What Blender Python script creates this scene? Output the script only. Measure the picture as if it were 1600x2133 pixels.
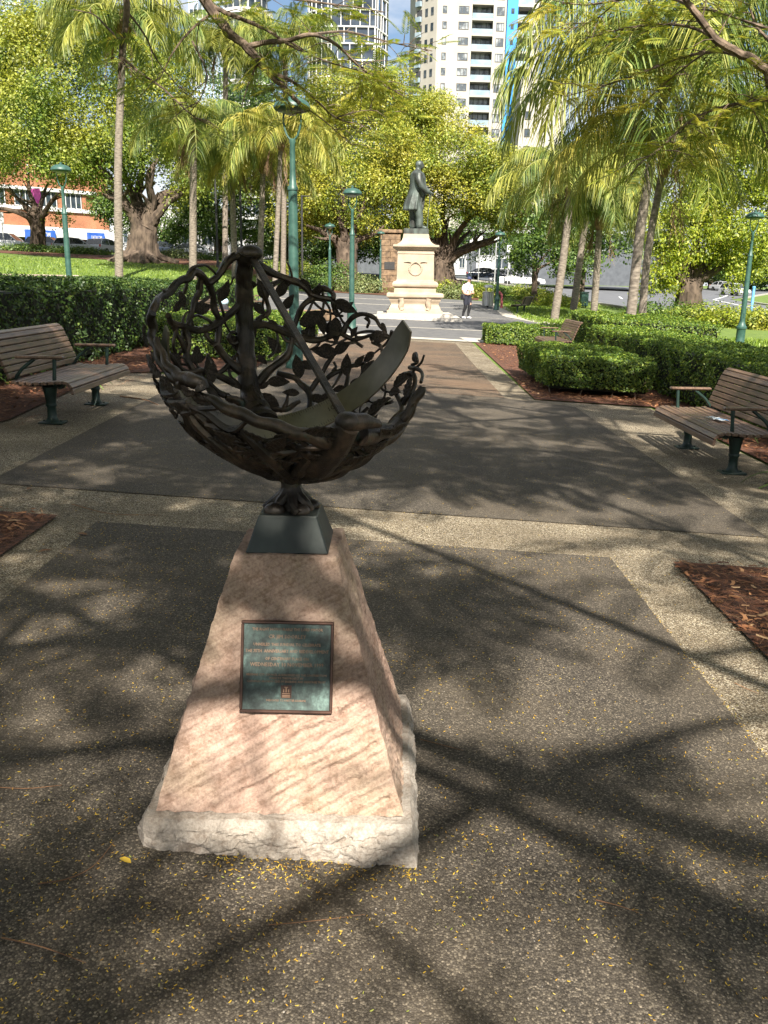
import bpy, bmesh, math, random
import numpy as np
from mathutils import Vector, Matrix
PI = math.pi
scene = bpy.context.scene
for o in list(bpy.data.objects): bpy.data.objects.remove(o)
col = scene.collection
random.seed(7); rng = np.random.default_rng(11)

# ------------------------------------------------------------------ camera
FPX = 1800.0; CAMH = 1.6
PITCH = math.atan((1066.5-583)/FPX); ROLL = math.radians(1.0)
FW = np.array([0, math.cos(PITCH), -math.sin(PITCH)]); _r0 = np.array([1., 0, 0]); _u0 = np.cross(_r0, FW)
RT = math.cos(ROLL)*_r0+math.sin(ROLL)*_u0; UP = -math.sin(ROLL)*_r0+math.cos(ROLL)*_u0
EYE = np.array([0, 0, CAMH])
cam = bpy.data.cameras.new('camera'); camo = bpy.data.objects.new('camera', cam); col.objects.link(camo)
cam.sensor_fit = 'HORIZONTAL'; cam.sensor_width = 36; cam.lens = FPX/1600*36
cam.clip_start = 0.05; cam.clip_end = 2000
camo.matrix_world = Matrix(((RT[0], UP[0], -FW[0], 0), (RT[1], UP[1], -FW[1], 0), (RT[2], UP[2], -FW[2], CAMH), (0, 0, 0, 1)))
scene.camera = camo

# ------------------------------------------------------------------ sky, sun, exposure
SUND = np.array([0.16, -1.0, 0.90]); SUND = SUND/np.linalg.norm(SUND)      # towards the sun
SUN_EL = math.asin(SUND[2]); SUN_ROT = math.atan2(SUND[0], SUND[1])
w = bpy.data.worlds.new('World'); scene.world = w; w.use_nodes = True
nt = w.node_tree; nt.nodes.clear()
N = nt.nodes.new; L = nt.links.new
out = N('ShaderNodeOutputWorld'); bg = N('ShaderNodeBackground'); bg.inputs[1].default_value = 0.05
sky = N('ShaderNodeTexSky'); sky.sky_type = 'NISHITA'; sky.sun_disc = False
sky.sun_elevation = SUN_EL; sky.sun_rotation = SUN_ROT; sky.air_density = 1.0; sky.dust_density = 0.6; sky.ozone_density = 1.5
tc = N('ShaderNodeTexCoord'); mp = N('ShaderNodeMapping'); mp.inputs['Scale'].default_value = (1, 1, 2.6); mp.inputs['Location'].default_value = (0.55, 0.1, 0.35)
nz = N('ShaderNodeTexNoise'); nz.inputs['Scale'].default_value = 3.2; nz.inputs['Detail'].default_value = 7; nz.inputs['Roughness'].default_value = 0.55
cr = N('ShaderNodeValToRGB'); cr.color_ramp.elements[0].position = 0.40; cr.color_ramp.elements[1].position = 0.56
mx = N('ShaderNodeMix'); mx.data_type = 'RGBA'; mx.inputs[7].default_value = (8.0, 8.2, 8.6, 1)
L(tc.outputs['Generated'], mp.inputs['Vector']); L(mp.outputs[0], nz.inputs['Vector']); L(nz.outputs['Fac'], cr.inputs[0])
L(cr.outputs[0], mx.inputs[0]); L(sky.outputs[0], mx.inputs[6]); L(mx.outputs[2], bg.inputs[0]); L(bg.outputs[0], out.inputs[0])
sl = bpy.data.lights.new('sun', 'SUN'); sl.energy = 5.0; sl.angle = math.radians(0.53); sl.color = (1.0, 0.93, 0.82)
so = bpy.data.objects.new('sun', sl); col.objects.link(so)
so.rotation_euler = Vector(SUND).to_track_quat('Z', 'Y').to_euler()
vs = scene.view_settings; vs.view_transform = 'Standard'; vs.look = 'None'; vs.gamma = 1.0; vs.use_curve_mapping = False; vs.exposure = 1.42
scene.cycles.use_denoising = True; scene.cycles.debug_use_spatial_splits = True
scene.cycles.max_bounces = 4; scene.cycles.diffuse_bounces = 2; scene.cycles.glossy_bounces = 3; scene.cycles.transmission_bounces = 4; scene.cycles.transparent_max_bounces = 4
scene.cycles.use_adaptive_sampling = True; scene.cycles.adaptive_threshold = 0.02
scene.cycles.sample_clamp_indirect = 8; scene.cycles.caustics_reflective = False; scene.cycles.caustics_refractive = False

# ------------------------------------------------------------------ terrain and sight lines
def ss(a, b, x):
    t = min(1, max(0, (x-a)/(b-a))); return t*t*(3-2*t)
def zg(x, y):
    k = 0.053-0.025*ss(13, 34, y)
    z = -k*max(-45, min(45, x))
    rt = ss(8, 25, x)
    z += (1-rt)*0.035*max(0, min(y, 110)-46)+rt*0.03*max(0, min(y, 150)-75)
    if x < -4: z += ss(-4, -14, x)*0.03*max(0, min(y, 80)-22)
    if x < -6 and y > 72: z -= .55*ss(73, 79, y)*ss(-6, -16, x)
    return z
def ray(px, py): return FW+(px-800)/FPX*RT-(py-1066.5)/FPX*UP
def at(px, py, Y):                       # the point at distance Y ahead that is seen there
    d = ray(px, py); return EYE+d*(Y/d[1])
def gnd(px, Y):                          # ground point at distance Y in that direction
    p = at(px, 590, Y); return np.array([p[0], Y, zg(p[0], Y)])

# ------------------------------------------------------------------ objects
def tag(o, label=None, cat=None, group=None, kind=None):
    if label: o['label'] = label
    if cat: o['category'] = cat
    if group: o['group'] = group
    if kind: o['kind'] = kind
    return o
def thing(name, label, cat, loc=(0, 0, 0), rz=0, group=None):
    o = bpy.data.objects.new(name, None); col.objects.link(o); o.location = tuple(loc); o.rotation_euler = (0, 0, rz)
    o.empty_display_size = 0.1
    return tag(o, label, cat, group)
def meshobj(name, me, mats, parent=None, smooth=False, loc=None):
    o = bpy.data.objects.new(name, me); col.objects.link(o)
    for m in (mats if isinstance(mats, (list, tuple)) else [mats]): me.materials.append(m)
    if smooth: me.polygons.foreach_set('use_smooth', [True]*len(me.polygons))
    if parent: o.parent = parent
    if loc is not None: o.location = tuple(loc)
    return o
def fastmesh(name, V, F, mi=None):
    """V (n,3); F (m,k) all faces with k corners"""
    V = np.asarray(V, np.float32); F = np.asarray(F, np.int32); k = F.shape[1]
    me = bpy.data.meshes.new(name); me.vertices.add(len(V)); me.vertices.foreach_set('co', V.ravel())
    me.loops.add(F.size); me.loops.foreach_set('vertex_index', F.ravel())
    me.polygons.add(len(F)); me.polygons.foreach_set('loop_start', np.arange(0, F.size, k, dtype=np.int32))
    if mi is not None: me.polygons.foreach_set('material_index', np.asarray(mi, np.int32))
    me.update(calc_edges=True); return me
def norm(v): v = np.asarray(v, float); n = np.linalg.norm(v); return v/n if n > 1e-9 else v
class MB:
    def __init__(s): s.v = []; s.f = []; s.m = []
    def add(s, V, F, mi=0):
        o = len(s.v); s.v += [tuple(map(float, p)) for p in V]; s.f += [tuple(i+o for i in f) for f in F]; s.m += [mi]*len(F); return s
    def box(s, c, d, R=None, mi=0, bev=0.0, tap=1.0):
        hx, hy, hz = d[0]/2, d[1]/2, d[2]/2
        if bev <= 0:
            P = [(-hx, -hy, -hz), (hx, -hy, -hz), (hx, hy, -hz), (-hx, hy, -hz), (-hx*tap, -hy*tap, hz), (hx*tap, -hy*tap, hz), (hx*tap, hy*tap, hz), (-hx*tap, hy*tap, hz)]
            F = [(0, 3, 2, 1), (4, 5, 6, 7), (0, 1, 5, 4), (1, 2, 6, 5), (2, 3, 7, 6), (3, 0, 4, 7)]
        else:
            b = min(bev, hx*.9, hy*.9, hz*.9); P = []; F = []
            for z, i in ((-hz, b), (-hz+b, 0), (hz-b, 0), (hz, b)):
                t = tap if z > 0 else 1
                X, Y = (hx-i)*t, (hy-i)*t
                P += [(-X+b-i, -Y, z), (X-b+i, -Y, z), (X, -Y+b-i, z), (X, Y-b+i, z), (X-b+i, Y, z), (-X+b-i, Y, z), (-X, Y-b+i, z), (-X, -Y+b-i, z)]
            for k in range(3):
                for j in range(8): F.append((k*8+j, k*8+(j+1) % 8, k*8+8+(j+1) % 8, k*8+8+j))
            F += [tuple(range(7, -1, -1)), tuple(range(24, 32))]
        P = np.array(P, float)
        if R is not None: P = P @ np.array(R, float).T
        return s.add(P+np.array(c, float), F, mi)
    def tube(s, pts, rad, n=8, mi=0, cap=True, flat=1.0, up=None):
        P = [np.array(p, float) for p in pts]; m = len(P)
        if not hasattr(rad, '__len__'): rad = [rad]*m
        V = []; F = []; prev = None
        for i in range(m):
            t = norm(P[min(i+1, m-1)]-P[max(i-1, 0)])
            if prev is None:
                a = np.array(up, float) if up is not None else (np.array([0, 0, 1.]) if abs(t[2]) < .9 else np.array([1., 0, 0]))
            else: a = prev
            u = norm(a-t*np.dot(a, t)); prev = u; q = np.cross(t, u)
            for j in range(n):
                an = 2*PI*j/n; V.append(P[i]+rad[i]*(math.cos(an)*u*flat+math.sin(an)*q))
        for i in range(m-1):
            for j in range(n): F.append((i*n+j, i*n+(j+1) % n, (i+1)*n+(j+1) % n, (i+1)*n+j))
        if cap: F += [tuple(range(n-1, -1, -1)), tuple(range((m-1)*n, m*n))]
        return s.add(V, F, mi)
    def lathe(s, prof, n=16, c=(0, 0, 0), mi=0, square=False, ax=None):
        V = []; F = []; nn = 4 if square else n
        for r, z in prof:
            for j in range(nn):
                a = 2*PI*j/nn+(PI/4 if square else 0); k = r*(math.sqrt(2) if square else 1)
                V.append((k*math.cos(a), k*math.sin(a), z))
        for i in range(len(prof)-1):
            for j in range(nn): F.append((i*nn+j, i*nn+(j+1) % nn, (i+1)*nn+(j+1) % nn, (i+1)*nn+j))
        F += [tuple(range(nn-1, -1, -1)), tuple(range((len(prof)-1)*nn, len(prof)*nn))]
        V = np.array(V)
        if ax is not None: V = V @ np.array(ax, float).T
        return s.add(V+np.array(c, float), F, mi)
    def ball(s, c, r, n=10, m=6, mi=0, R=None):
        r = np.array(r if hasattr(r, '__len__') else (r, r, r), float); V = [(0, 0, -1)]; F = []
        for i in range(1, m):
            t = -PI/2+PI*i/m
            for j in range(n): V.append((math.cos(t)*math.cos(2*PI*j/n), math.cos(t)*math.sin(2*PI*j/n), math.sin(t)))
        V.append((0, 0, 1)); e = len(V)-1
        for j in range(n):
            F.append((0, 1+(j+1) % n, 1+j)); F.append((e, e-n+j, e-n+(j+1) % n))
        for i in range(m-2):
            for j in range(n): F.append((1+i*n+j, 1+i*n+(j+1) % n, 1+(i+1)*n+(j+1) % n, 1+(i+1)*n+j))
        V = np.array(V)*r
        if R is not None: V = V @ np.array(R, float).T
        return s.add(V+np.array(c, float), F, mi)
    def prism(s, poly, d, mi=0):                    # poly: 3-d points in order, d: extrusion vector
        n = len(poly); A = np.array(poly, float); B = A+np.array(d, float)
        F = [tuple(range(n-1, -1, -1)), tuple(range(n, 2*n))]+[(i, (i+1) % n, n+(i+1) % n, n+i) for i in range(n)]
        return s.add(np.vstack([A, B]), F, mi)
    def build(s, name, mats, parent=None, smooth=False, sub=None, fix=False):
        V = np.array(s.v, float)
        if sub is not None: V = V-np.array(sub, float)
        me = bpy.data.meshes.new(name); me.from_pydata(V.tolist(), [], s.f)
        if isinstance(mats, (list, tuple)) and len(mats) > 1: me.polygons.foreach_set('material_index', s.m)
        if fix:
            bm = bmesh.new(); bm.from_mesh(me); bmesh.ops.recalc_face_normals(bm, faces=bm.faces); bm.to_mesh(me); bm.free()
        o = meshobj(name, me, mats, parent)
        if smooth:
            me.polygons.foreach_set('use_smooth', [True]*len(me.polygons))
            try: me.set_sharp_from_angle(angle=math.radians(38))
            except Exception: pass
        return o
def copy_tree(o, parent=None):
    c = o.copy(); col.objects.link(c)
    c.parent = parent
    for ch in list(o.children): copy_tree(ch, c)
    return c
def rotz(a): c, s = math.cos(a), math.sin(a); return np.array([[c, -s, 0], [s, c, 0], [0, 0, 1.]])
def rotx(a): c, s = math.cos(a), math.sin(a); return np.array([[1., 0, 0], [0, c, -s], [0, s, c]])
def roty(a): c, s = math.cos(a), math.sin(a); return np.array([[c, 0, s], [0, 1., 0], [-s, 0, c]])
def scatter(name, TV, TF, M, T, mi=None):
    """copies of one template (TV,TF) with matrices M (n,3,3) and offsets T (n,3), joined into one mesh"""
    TV = np.asarray(TV, float); TF = np.asarray(TF); n = len(T)
    V = (np.einsum('nij,kj->nki', M, TV)+T[:, None, :]).reshape(-1, 3)
    F = (TF[None]+(np.arange(n)*len(TV))[:, None, None]).reshape(-1, TF.shape[1])
    return fastmesh(name, V, F, mi)
def randrots(n, tilt=1.0):
    a = rng.uniform(0, 2*PI, n); b = rng.normal(0, tilt, n); c = rng.normal(0, tilt, n)
    ca, sa, cb, sb, cc, sc = np.cos(a), np.sin(a), np.cos(b), np.sin(b), np.cos(c), np.sin(c)
    Z = np.zeros(n); O = np.ones(n)
    A = np.stack([np.stack([ca, -sa, Z], -1), np.stack([sa, ca, Z], -1), np.stack([Z, Z, O], -1)], 1)
    B = np.stack([np.stack([O, Z, Z], -1), np.stack([Z, cb, -sb], -1), np.stack([Z, sb, cb], -1)], 1)
    C = np.stack([np.stack([cc, Z, sc], -1), np.stack([Z, O, Z], -1), np.stack([-sc, Z, cc], -1)], 1)
    return A @ B @ C
def catmull(P, k=6):
    P = [np.array(p, float) for p in P]
    if len(P) < 3: return P
    Q = [2*P[0]-P[1]]+P+[2*P[-1]-P[-2]]; out = []
    for i in range(1, len(Q)-2):
        for j in range(k):
            t = j/k; a, b, c, d = Q[i-1:i+3]
            out.append(0.5*((2*b)+(-a+c)*t+(2*a-5*b+4*c-d)*t*t+(-a+3*b-3*c+d)*t**3))
    return out+[P[-1]]
def text_mesh(txt, size, extrude=0.0, res=2, align='CENTER', space=1.0):
    c = bpy.data.curves.new('t', 'FONT'); c.body = txt; c.size = size; c.align_x = align; c.align_y = 'CENTER'; c.extrude = extrude; c.resolution_u = res; c.space_character = space
    o = bpy.data.objects.new('t', c); col.objects.link(o); dg = bpy.context.evaluated_depsgraph_get(); dg.update()
    me = bpy.data.meshes.new_from_object(o.evaluated_get(dg)); V = np.array([v.co[:] for v in me.vertices]); F = [tuple(p.vertices) for p in me.polygons]
    bpy.data.objects.remove(o); bpy.data.curves.remove(c); bpy.data.meshes.remove(me); return V, F

# ------------------------------------------------------------------ materials
def newmat(name):
    m = bpy.data.materials.new(name); m.use_nodes = True; t = m.node_tree; t.nodes.clear()
    o = t.nodes.new('ShaderNodeOutputMaterial'); return m, t, o
def rgb(c): return (c[0], c[1], c[2], 1)
def ramp(t, stops, fac):
    r = t.nodes.new('ShaderNodeValToRGB'); e = r.color_ramp.elements
    while len(e) < len(stops): e.new(0.5)
    for i, (p, c) in enumerate(stops): e[i].position = p; e[i].color = rgb(c)
    t.links.new(fac, r.inputs[0]); return r.outputs[0]
def coord(t, scale=(1, 1, 1), rot=(0, 0, 0), which='Object', rotfirst=False):
    a = t.nodes.new('ShaderNodeTexCoord'); m = t.nodes.new('ShaderNodeMapping'); m.inputs['Scale'].default_value = scale; m.inputs['Rotation'].default_value = rot
    if rotfirst: m.vector_type = 'TEXTURE'; m.inputs['Scale'].default_value = tuple(1/x for x in scale)
    t.links.new(a.outputs[which], m.inputs[0]); return m.outputs[0]
def noise(t, vec, scale, detail=4, rough=0.55, dist=0.0):
    n = t.nodes.new('ShaderNodeTexNoise'); n.inputs['Scale'].default_value = scale; n.inputs['Detail'].default_value = detail; n.inputs['Roughness'].default_value = rough; n.inputs['Distortion'].default_value = dist
    t.links.new(vec, n.inputs['Vector']); return n.outputs['Fac']
def mixc(t, a, b, fac, mode='MIX'):
    m = t.nodes.new('ShaderNodeMix'); m.data_type = 'RGBA'; m.blend_type = mode
    for s, v in ((0, fac), (6, a), (7, b)):
        if hasattr(v, 'default_value') or hasattr(v, 'links'): t.links.new(v, m.inputs[s])
        else: m.inputs[s].default_value = v if s == 0 else rgb(v)
    return m.outputs[2]
def bump(t, h, strength=0.5, dist=0.01):
    b = t.nodes.new('ShaderNodeBump'); b.inputs['Strength'].default_value = strength; b.inputs['Distance'].default_value = dist
    t.links.new(h, b.inputs['Height']); return b.outputs[0]
def principled(t, o, colr, rough=0.7, metal=0.0, nrm=None, spec=0.5):
    p = t.nodes.new('ShaderNodeBsdfPrincipled'); p.inputs['Metallic'].default_value = metal
    p.inputs['Specular IOR Level'].default_value = spec
    for s, v in (('Base Color', colr), ('Roughness', rough)):
        if hasattr(v, 'links'): t.links.new(v, p.inputs[s])
        else: p.inputs[s].default_value = v if s == 'Roughness' else rgb(v)
    if nrm is not None: t.links.new(nrm, p.inputs['Normal'])
    t.links.new(p.outputs[0], o.inputs[0]); return p
def pm(name, c1, c2, scale=8, rough=0.7, metal=0.0, bmp=0.0, bscale=None, bdist=0.01, detail=5, sc=(1, 1, 1), spec=0.5, lo=0.35, hi=0.65):
    m, t, o = newmat(name); v = coord(t, sc); n = noise(t, v, scale, detail)
    c = ramp(t, [(lo, c1), (hi, c2)], n); nr = None
    if bmp: nr = bump(t, noise(t, v, bscale or scale*3, 5), bmp, bdist)
    principled(t, o, c, rough, metal, nr, spec); return m
def leafmat(name, stops, trans=0.4, rough=0.45, patch=None, pscale=0.35, pfac=0.6):
    """leaf colours: each leaf its own tint; optional larger drifts of another colour through the crown"""
    m, t, o = newmat(name); g = t.nodes.new('ShaderNodeNewGeometry')
    c = ramp(t, stops, g.outputs['Random Per Island'])
    if patch:
        n = noise(t, coord(t, (1, 1, 1)), pscale, 3); f = ramp(t, [(0.45, (0, 0, 0)), (0.62, (pfac, pfac, pfac))], n)
        c2 = ramp(t, [(0.0, tuple(x*.7 for x in patch)), (1.0, tuple(x*1.2 for x in patch))], g.outputs['Random Per Island'])
        c = mixc(t, c, c2, f)
    d = t.nodes.new('ShaderNodeBsdfDiffuse'); tr = t.nodes.new('ShaderNodeBsdfTranslucent'); gl = t.nodes.new('ShaderNodeBsdfGlossy')
    gl.inputs['Roughness'].default_value = max(rough, .55); gl.inputs['Color'].default_value = (1, 1, 1, 1)
    t.links.new(c, d.inputs[0]); tc_ = mixc(t, c, (1.0, 1.0, 0.35), 0.0, 'MULTIPLY'); t.links.new(tc_, tr.inputs[0])
    a = t.nodes.new('ShaderNodeMixShader'); a.inputs[0].default_value = trans; t.links.new(d.outputs[0], a.inputs[1]); t.links.new(tr.outputs[0], a.inputs[2])
    b = t.nodes.new('ShaderNodeMixShader'); b.inputs[0].default_value = 0.035; t.links.new(a.outputs[0], b.inputs[1]); t.links.new(gl.outputs[0], b.inputs[2])
    t.links.new(b.outputs[0], o.inputs[0]); return m
def speckle(name, stops, cell, base_noise, rough=0.85, bdist=0.004, tint=None, tscale=1.2, tfac=0.5, bstr=0.5):
    """pebbly surface: one tint for each little stone, mortar between, slow drifts of dirt"""
    m, t, o = newmat(name); v = coord(t)
    vo = t.nodes.new('ShaderNodeTexVoronoi'); vo.inputs['Scale'].default_value = cell; t.links.new(v, vo.inputs['Vector'])
    sp = t.nodes.new('ShaderNodeSeparateColor'); t.links.new(vo.outputs['Color'], sp.inputs[0])
    c = ramp(t, stops, sp.outputs[0])
    gap = ramp(t, [(0.35, (1, 1, 1)), (0.75, base_noise)], vo.outputs['Distance']); c = mixc(t, c, gap, 1.0, 'MULTIPLY')
    dr = ramp(t, [(0.3, (0.72, 0.70, 0.68)), (0.7, (1.12, 1.1, 1.06))], noise(t, v, 1.7, 5)); c = mixc(t, c, dr, 1.0, 'MULTIPLY')
    if tint:
        f = ramp(t, [(0.42, (0, 0, 0)), (0.66, (tfac, tfac, tfac))], noise(t, v, tscale, 6, 0.65)); c = mixc(t, c, tint, f)
    nr = bump(t, vo.outputs['Distance'], bstr, -bdist)
    principled(t, o, c, rough, 0, nr, 0.35); return m
# ------------------------------------------------------------------ material palette
M = {}
M['asphalt'] = speckle('asphalt', [(0.0, (.034, .029, .024)), (.5, (.074, .064, .053)), (.78, (.122, .106, .086)), (.94, (.19, .165, .13)), (1.0, (.31, .265, .21))], 185, (.5, .49, .47), tint=(.10, .078, .052), tscale=0.9, tfac=0.35)
M['asphalt_warm'] = speckle('asphalt_with_needles', [(0.0, (.05, .038, .029)), (.6, (.11, .082, .058)), (1.0, (.26, .20, .14))], 100, (.55, .52, .5), tint=(.20, .12, .07), tscale=0.8, tfac=0.45)
M['asphalt_far'] = pm('forecourt_asphalt', (.085, .085, .088), (.13, .128, .125), 3, .9, bmp=.3, bscale=60)
M['road'] = pm('road_asphalt', (.095, .10, .11), (.13, .135, .145), 0.6, .85, bmp=.2, bscale=40)
M['aggregate'] = speckle('exposed_aggregate', [(0.0, (.10, .08, .055)), (.3, (.21, .17, .12)), (.65, (.39, .335, .24)), (.9, (.54, .49, .38)), (1.0, (.66, .61, .52))], 150, (.22, .2, .17), tint=(.10, .075, .045), tscale=1.6, tfac=0.5, bdist=.006, bstr=.8)
M['concrete'] = pm('concrete', (.34, .31, .26), (.46, .43, .37), 4, .9, bmp=.2, bscale=50)
M['lawn'] = pm('lawn_soil', (.07, .12, .014), (.13, .19, .025), 2.5, 1.0, bmp=.5, bscale=30, bdist=.03)
M['mulch'] = pm('mulch_soil', (.028, .012, .007), (.17, .068, .034), 24, .95, bmp=1, bscale=60, bdist=.02)
M['paint_white'] = pm('road_paint', (.62, .62, .6), (.78, .78, .76), 6, .6)
M['kerb'] = pm('kerb_stone', (.30, .28, .25), (.42, .40, .36), 3, .9)
M['bark_grey'] = pm('palm_bark', (.10, .082, .066), (.25, .21, .17), 5, .9, bmp=.6, bscale=24, sc=(1, 1, 3.5))
M['bark_fig'] = pm('fig_bark', (.045, .032, .023), (.13, .095, .068), 4, .95, bmp=.8, bscale=16, bdist=.03, sc=(1, 1, .4))
M['bark_brown'] = pm('tree_bark', (.055, .038, .028), (.20, .145, .105), 9, .95, bmp=.9, bscale=40, bdist=.01, sc=(1, 1, 1))
M['green_paint'] = pm('green_lamp_paint', (.020, .062, .050), (.040, .100, .080), 7, .45, bmp=.05)
M['green_dark'] = pm('green_bench_iron', (.006, .018, .015), (.012, .036, .028), 10, .5)
M['timber'] = pm('bench_timber', (.072, .044, .031), (.175, .110, .076), 9, .36, bmp=.25, bscale=40, sc=(6, .5, 6), bdist=.003)
M['sandstone'] = pm('sandstone', (.31, .245, .18), (.40, .325, .245), 2.2, .85, bmp=.15, bscale=40)
M['sandstone_dark'] = pm('shade_darkened_sandstone', (.09, .06, .038), (.24, .16, .095), 3.5, .9, bmp=.3, bscale=30)  # sandstone darkened to put the pillar's shade into the colour
M['granite'] = pm('pale_granite', (.36, .33, .29), (.48, .45, .40), 8, .8)
M['black'] = pm('black_rubber', (.015, .015, .016), (.03, .03, .03), 10, .6)
M['glass'] = pm('dark_glass', (.02, .03, .04), (.05, .065, .08), 1.2, .08, spec=.8)
M['metal'] = pm('brushed_metal', (.35, .36, .36), (.55, .56, .56), 20, .35, metal=.9, sc=(1, 1, .1))
M['white'] = pm('white_wall_paint', (.50, .50, .50), (.60, .60, .60), 1.5, .7)
M['litter'] = leafmat('fallen_leaflets', [(0, (.36, .19, .03)), (.35, (.55, .34, .035)), (.8, (.62, .44, .05)), (.92, (.48, .40, .12)), (1, (.24, .28, .05))], .1)
M['twig'] = pm('dry_twig', (.10, .05, .025), (.26, .14, .07), 12, .9)

# ------------------------------------------------------------------ ground
def sheet(name, poly, dz, mat, step=1.0, kind='structure', zf=zg):
    """a flat-lying sheet that follows the terrain"""
    bm = bmesh.new(); bm.faces.new([bm.verts.new((x, y, 0)) for x, y in poly])
    xs = [p[0] for p in poly]; ys = [p[1] for p in poly]
    for ax, lo, hi in ((0, min(xs), max(xs)), (1, min(ys), max(ys))):
        st = step
        k = math.floor(lo/st)*st+st
        while k < hi:
            no = [0, 0, 0]; no[ax] = 1; co = [0, 0, 0]; co[ax] = k
            bmesh.ops.bisect_plane(bm, geom=bm.verts[:]+bm.edges[:]+bm.faces[:], plane_co=co, plane_no=no); k += st
    for v in bm.verts: v.co.z = zf(v.co.x, v.co.y)+dz
    bmesh.ops.recalc_face_normals(bm, faces=bm.faces)
    if sum(f.normal.z for f in bm.faces) < 0: bmesh.ops.reverse_faces(bm, faces=bm.faces)
    me = bpy.data.meshes.new(name); bm.to_mesh(me); bm.free()
    o = meshobj(name, me, mat); o['kind'] = kind; return o
xs = sorted(set(list(range(-40, 41, 1))+[-1500, -700, -300, -180, -120, -90, -75, -65, -58, -52, -48, -44, -42, 42, 44, 48, 52, 58, 65, 75, 90, 120, 180, 300, 700, 1500]))
ys = sorted(set([-600, -200, -80, -40, -24, -16, -10]+list(range(-6, 120, 1))+[124, 130, 138, 146, 150, 156, 170, 200, 300, 700, 1800]))
V = [(x, y, zg(x, y)) for y in ys for x in xs]; nx = len(xs)
F = [(j*nx+i, j*nx+i+1, (j+1)*nx+i+1, (j+1)*nx+i) for j in range(len(ys)-1) for i in range(nx-1)]
tag(meshobj('ground', fastmesh('ground', V, F), M['lawn']), kind='structure')
# paved axis of the garden
sheet('aggregate_paving', [(-4.0, -4), (4.0, -4), (4.0, 13.05), (2.24, 13.05), (2.42, 25.2), (-2.3, 25.2), (-2.3, 13.05), (-4.0, 13.05)], .006, M['aggregate'])
sheet('asphalt_path', [(-1.80, -4), (1.36, -4), (1.43, 5.19), (-1.80, 5.21)], .012, M['asphalt'])
sheet('asphalt_path', [(-2.83, 5.97), (2.75, 5.94), (2.75, 12.5), (1.75, 13.0), (-1.75, 13.0), (-2.87, 11.3)], .012, M['asphalt'])
sheet('asphalt_path', [(-1.75, 13.02), (1.78, 13.02), (1.88, 24.2), (-1.8, 24.2)], .012, M['asphalt_warm'])
# statue forecourt with pale jointing bands
sheet('forecourt_paving', [(-4.5, 25.2), (3.1, 25.2), (7.6, 33.5), (6.1, 47.0), (6.6, 60), (-4, 62), (-7.4, 58), (-6.5, 34)], .016, M['asphalt_far'], 1.0)
for y0, y1, xa, xb in ((25.1, 25.9, -4.4, 2.3), (31.0, 31.3, -5.6, 5.9), (43.2, 43.4, -6.6, 6.3), (51.2, 51.5, -6.9, 6.1), (56.4, 56.7, -7.2, 6.3)):
    sheet('concrete_band', [(xa, y0), (xb, y0), (xb, y1), (xa, y1)], .022, M['concrete'], 1.0)
sheet('concrete_path', [(3.1, 25.2), (4.2, 25.2), (8.6, 33.5), (7.1, 47.0), (7.4, 60), (6.6, 60), (6.1, 47.0), (7.6, 33.5)], .02, M['concrete'])
sheet('concrete_pad', [(2.32, 25.1), (3.1, 25.1), (2.95, 26.9), (2.2, 26.9)], .026, M['granite'])
# mulch beds
sheet('mulch_bed', [(1.74, -4), (9, -4), (9, 5.16), (1.82, 5.16)], .022, M['mulch'])
sheet('mulch_bed', [(-9, -4), (-2.14, -4), (-2.06, 5.26), (-9, 5.26)], .022, M['mulch'])
sheet('mulch_bed', [(2.24, 13.02), (4.05, 13.1), (4.0, 5.6), (7.5, 5.6), (7.5, 24.9), (2.5, 24.9), (2.36, 17.2)], .024, M['mulch'])
sheet('mulch_bed', [(-2.2, 24.9), (-7.9, 24.9), (-7.9, 5.6), (-4.0, 5.6), (-3.7, 8.4), (-4.0, 12.6), (-2.2, 14.2)], .024, M['mulch'])
sheet('mulch_bed', [(-36, 71.2), (-14, 65.5), (-8, 64.5), (-8, 70), (-15, 73), (-36, 76)], .03, M['mulch'], 2.0)
sheet('mulch_bed', [(-7.5, 62.6), (6.2, 60.8), (7, 68), (9, 80), (-9, 80)], .03, M['mulch'], 2.0)
# streets
sheet('road', [(46, 57), (34, 57.5), (24, 60.5), (20, 66), (17.5, 74), (15.5, 84), (13.5, 96), (6, 102), (-45, 104), (-45, 122), (8, 122), (24, 130), (44, 160), (90, 190), (130, 190), (60, 140), (43, 112), (41, 90), (46, 75), (70, 66), (70, 57)], .05, M['road'], 2.0)
sheet('street', [(-90, 81.5), (-10, 80.5), (-10, 92.5), (-90, 93.5)], .05, M['road'], 2.0)
def strip(name, pts, wd, dz, mat, step=2.0):
    pts = [np.array(p, float) for p in pts]; Lr = []
    for i, p in enumerate(pts):
        d = norm(pts[min(i+1, len(pts)-1)]-pts[max(i-1, 0)]); Lr.append((p+np.array([-d[1], d[0]])*wd/2, p-np.array([-d[1], d[0]])*wd/2))
    return sheet(name, [tuple(a) for a, b in Lr]+[tuple(b) for a, b in reversed(Lr)], dz, mat, step)
for pts in (([26, 72], [29, 70]), ([31, 68.6], [34, 67]), ([24.5, 78], [25.5, 75.5]), ([25, 92], [25, 86]), ([27, 104], [25.8, 98])):
    strip('lane_marking', pts, .22, .06, M['paint_white'])
strip('edge_line', [[44, 74], [39.6, 78], [37.6, 85], [37.6, 94], [39.5, 108], [48, 126]], .28, .06, M['paint_white'])
for k in range(6): strip('hatch_marking', [[38.6+k*.5, 86-k*1.7], [41.4+k*.8, 85.6-k*1.7]], .35, .06, M['paint_white'])
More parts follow.
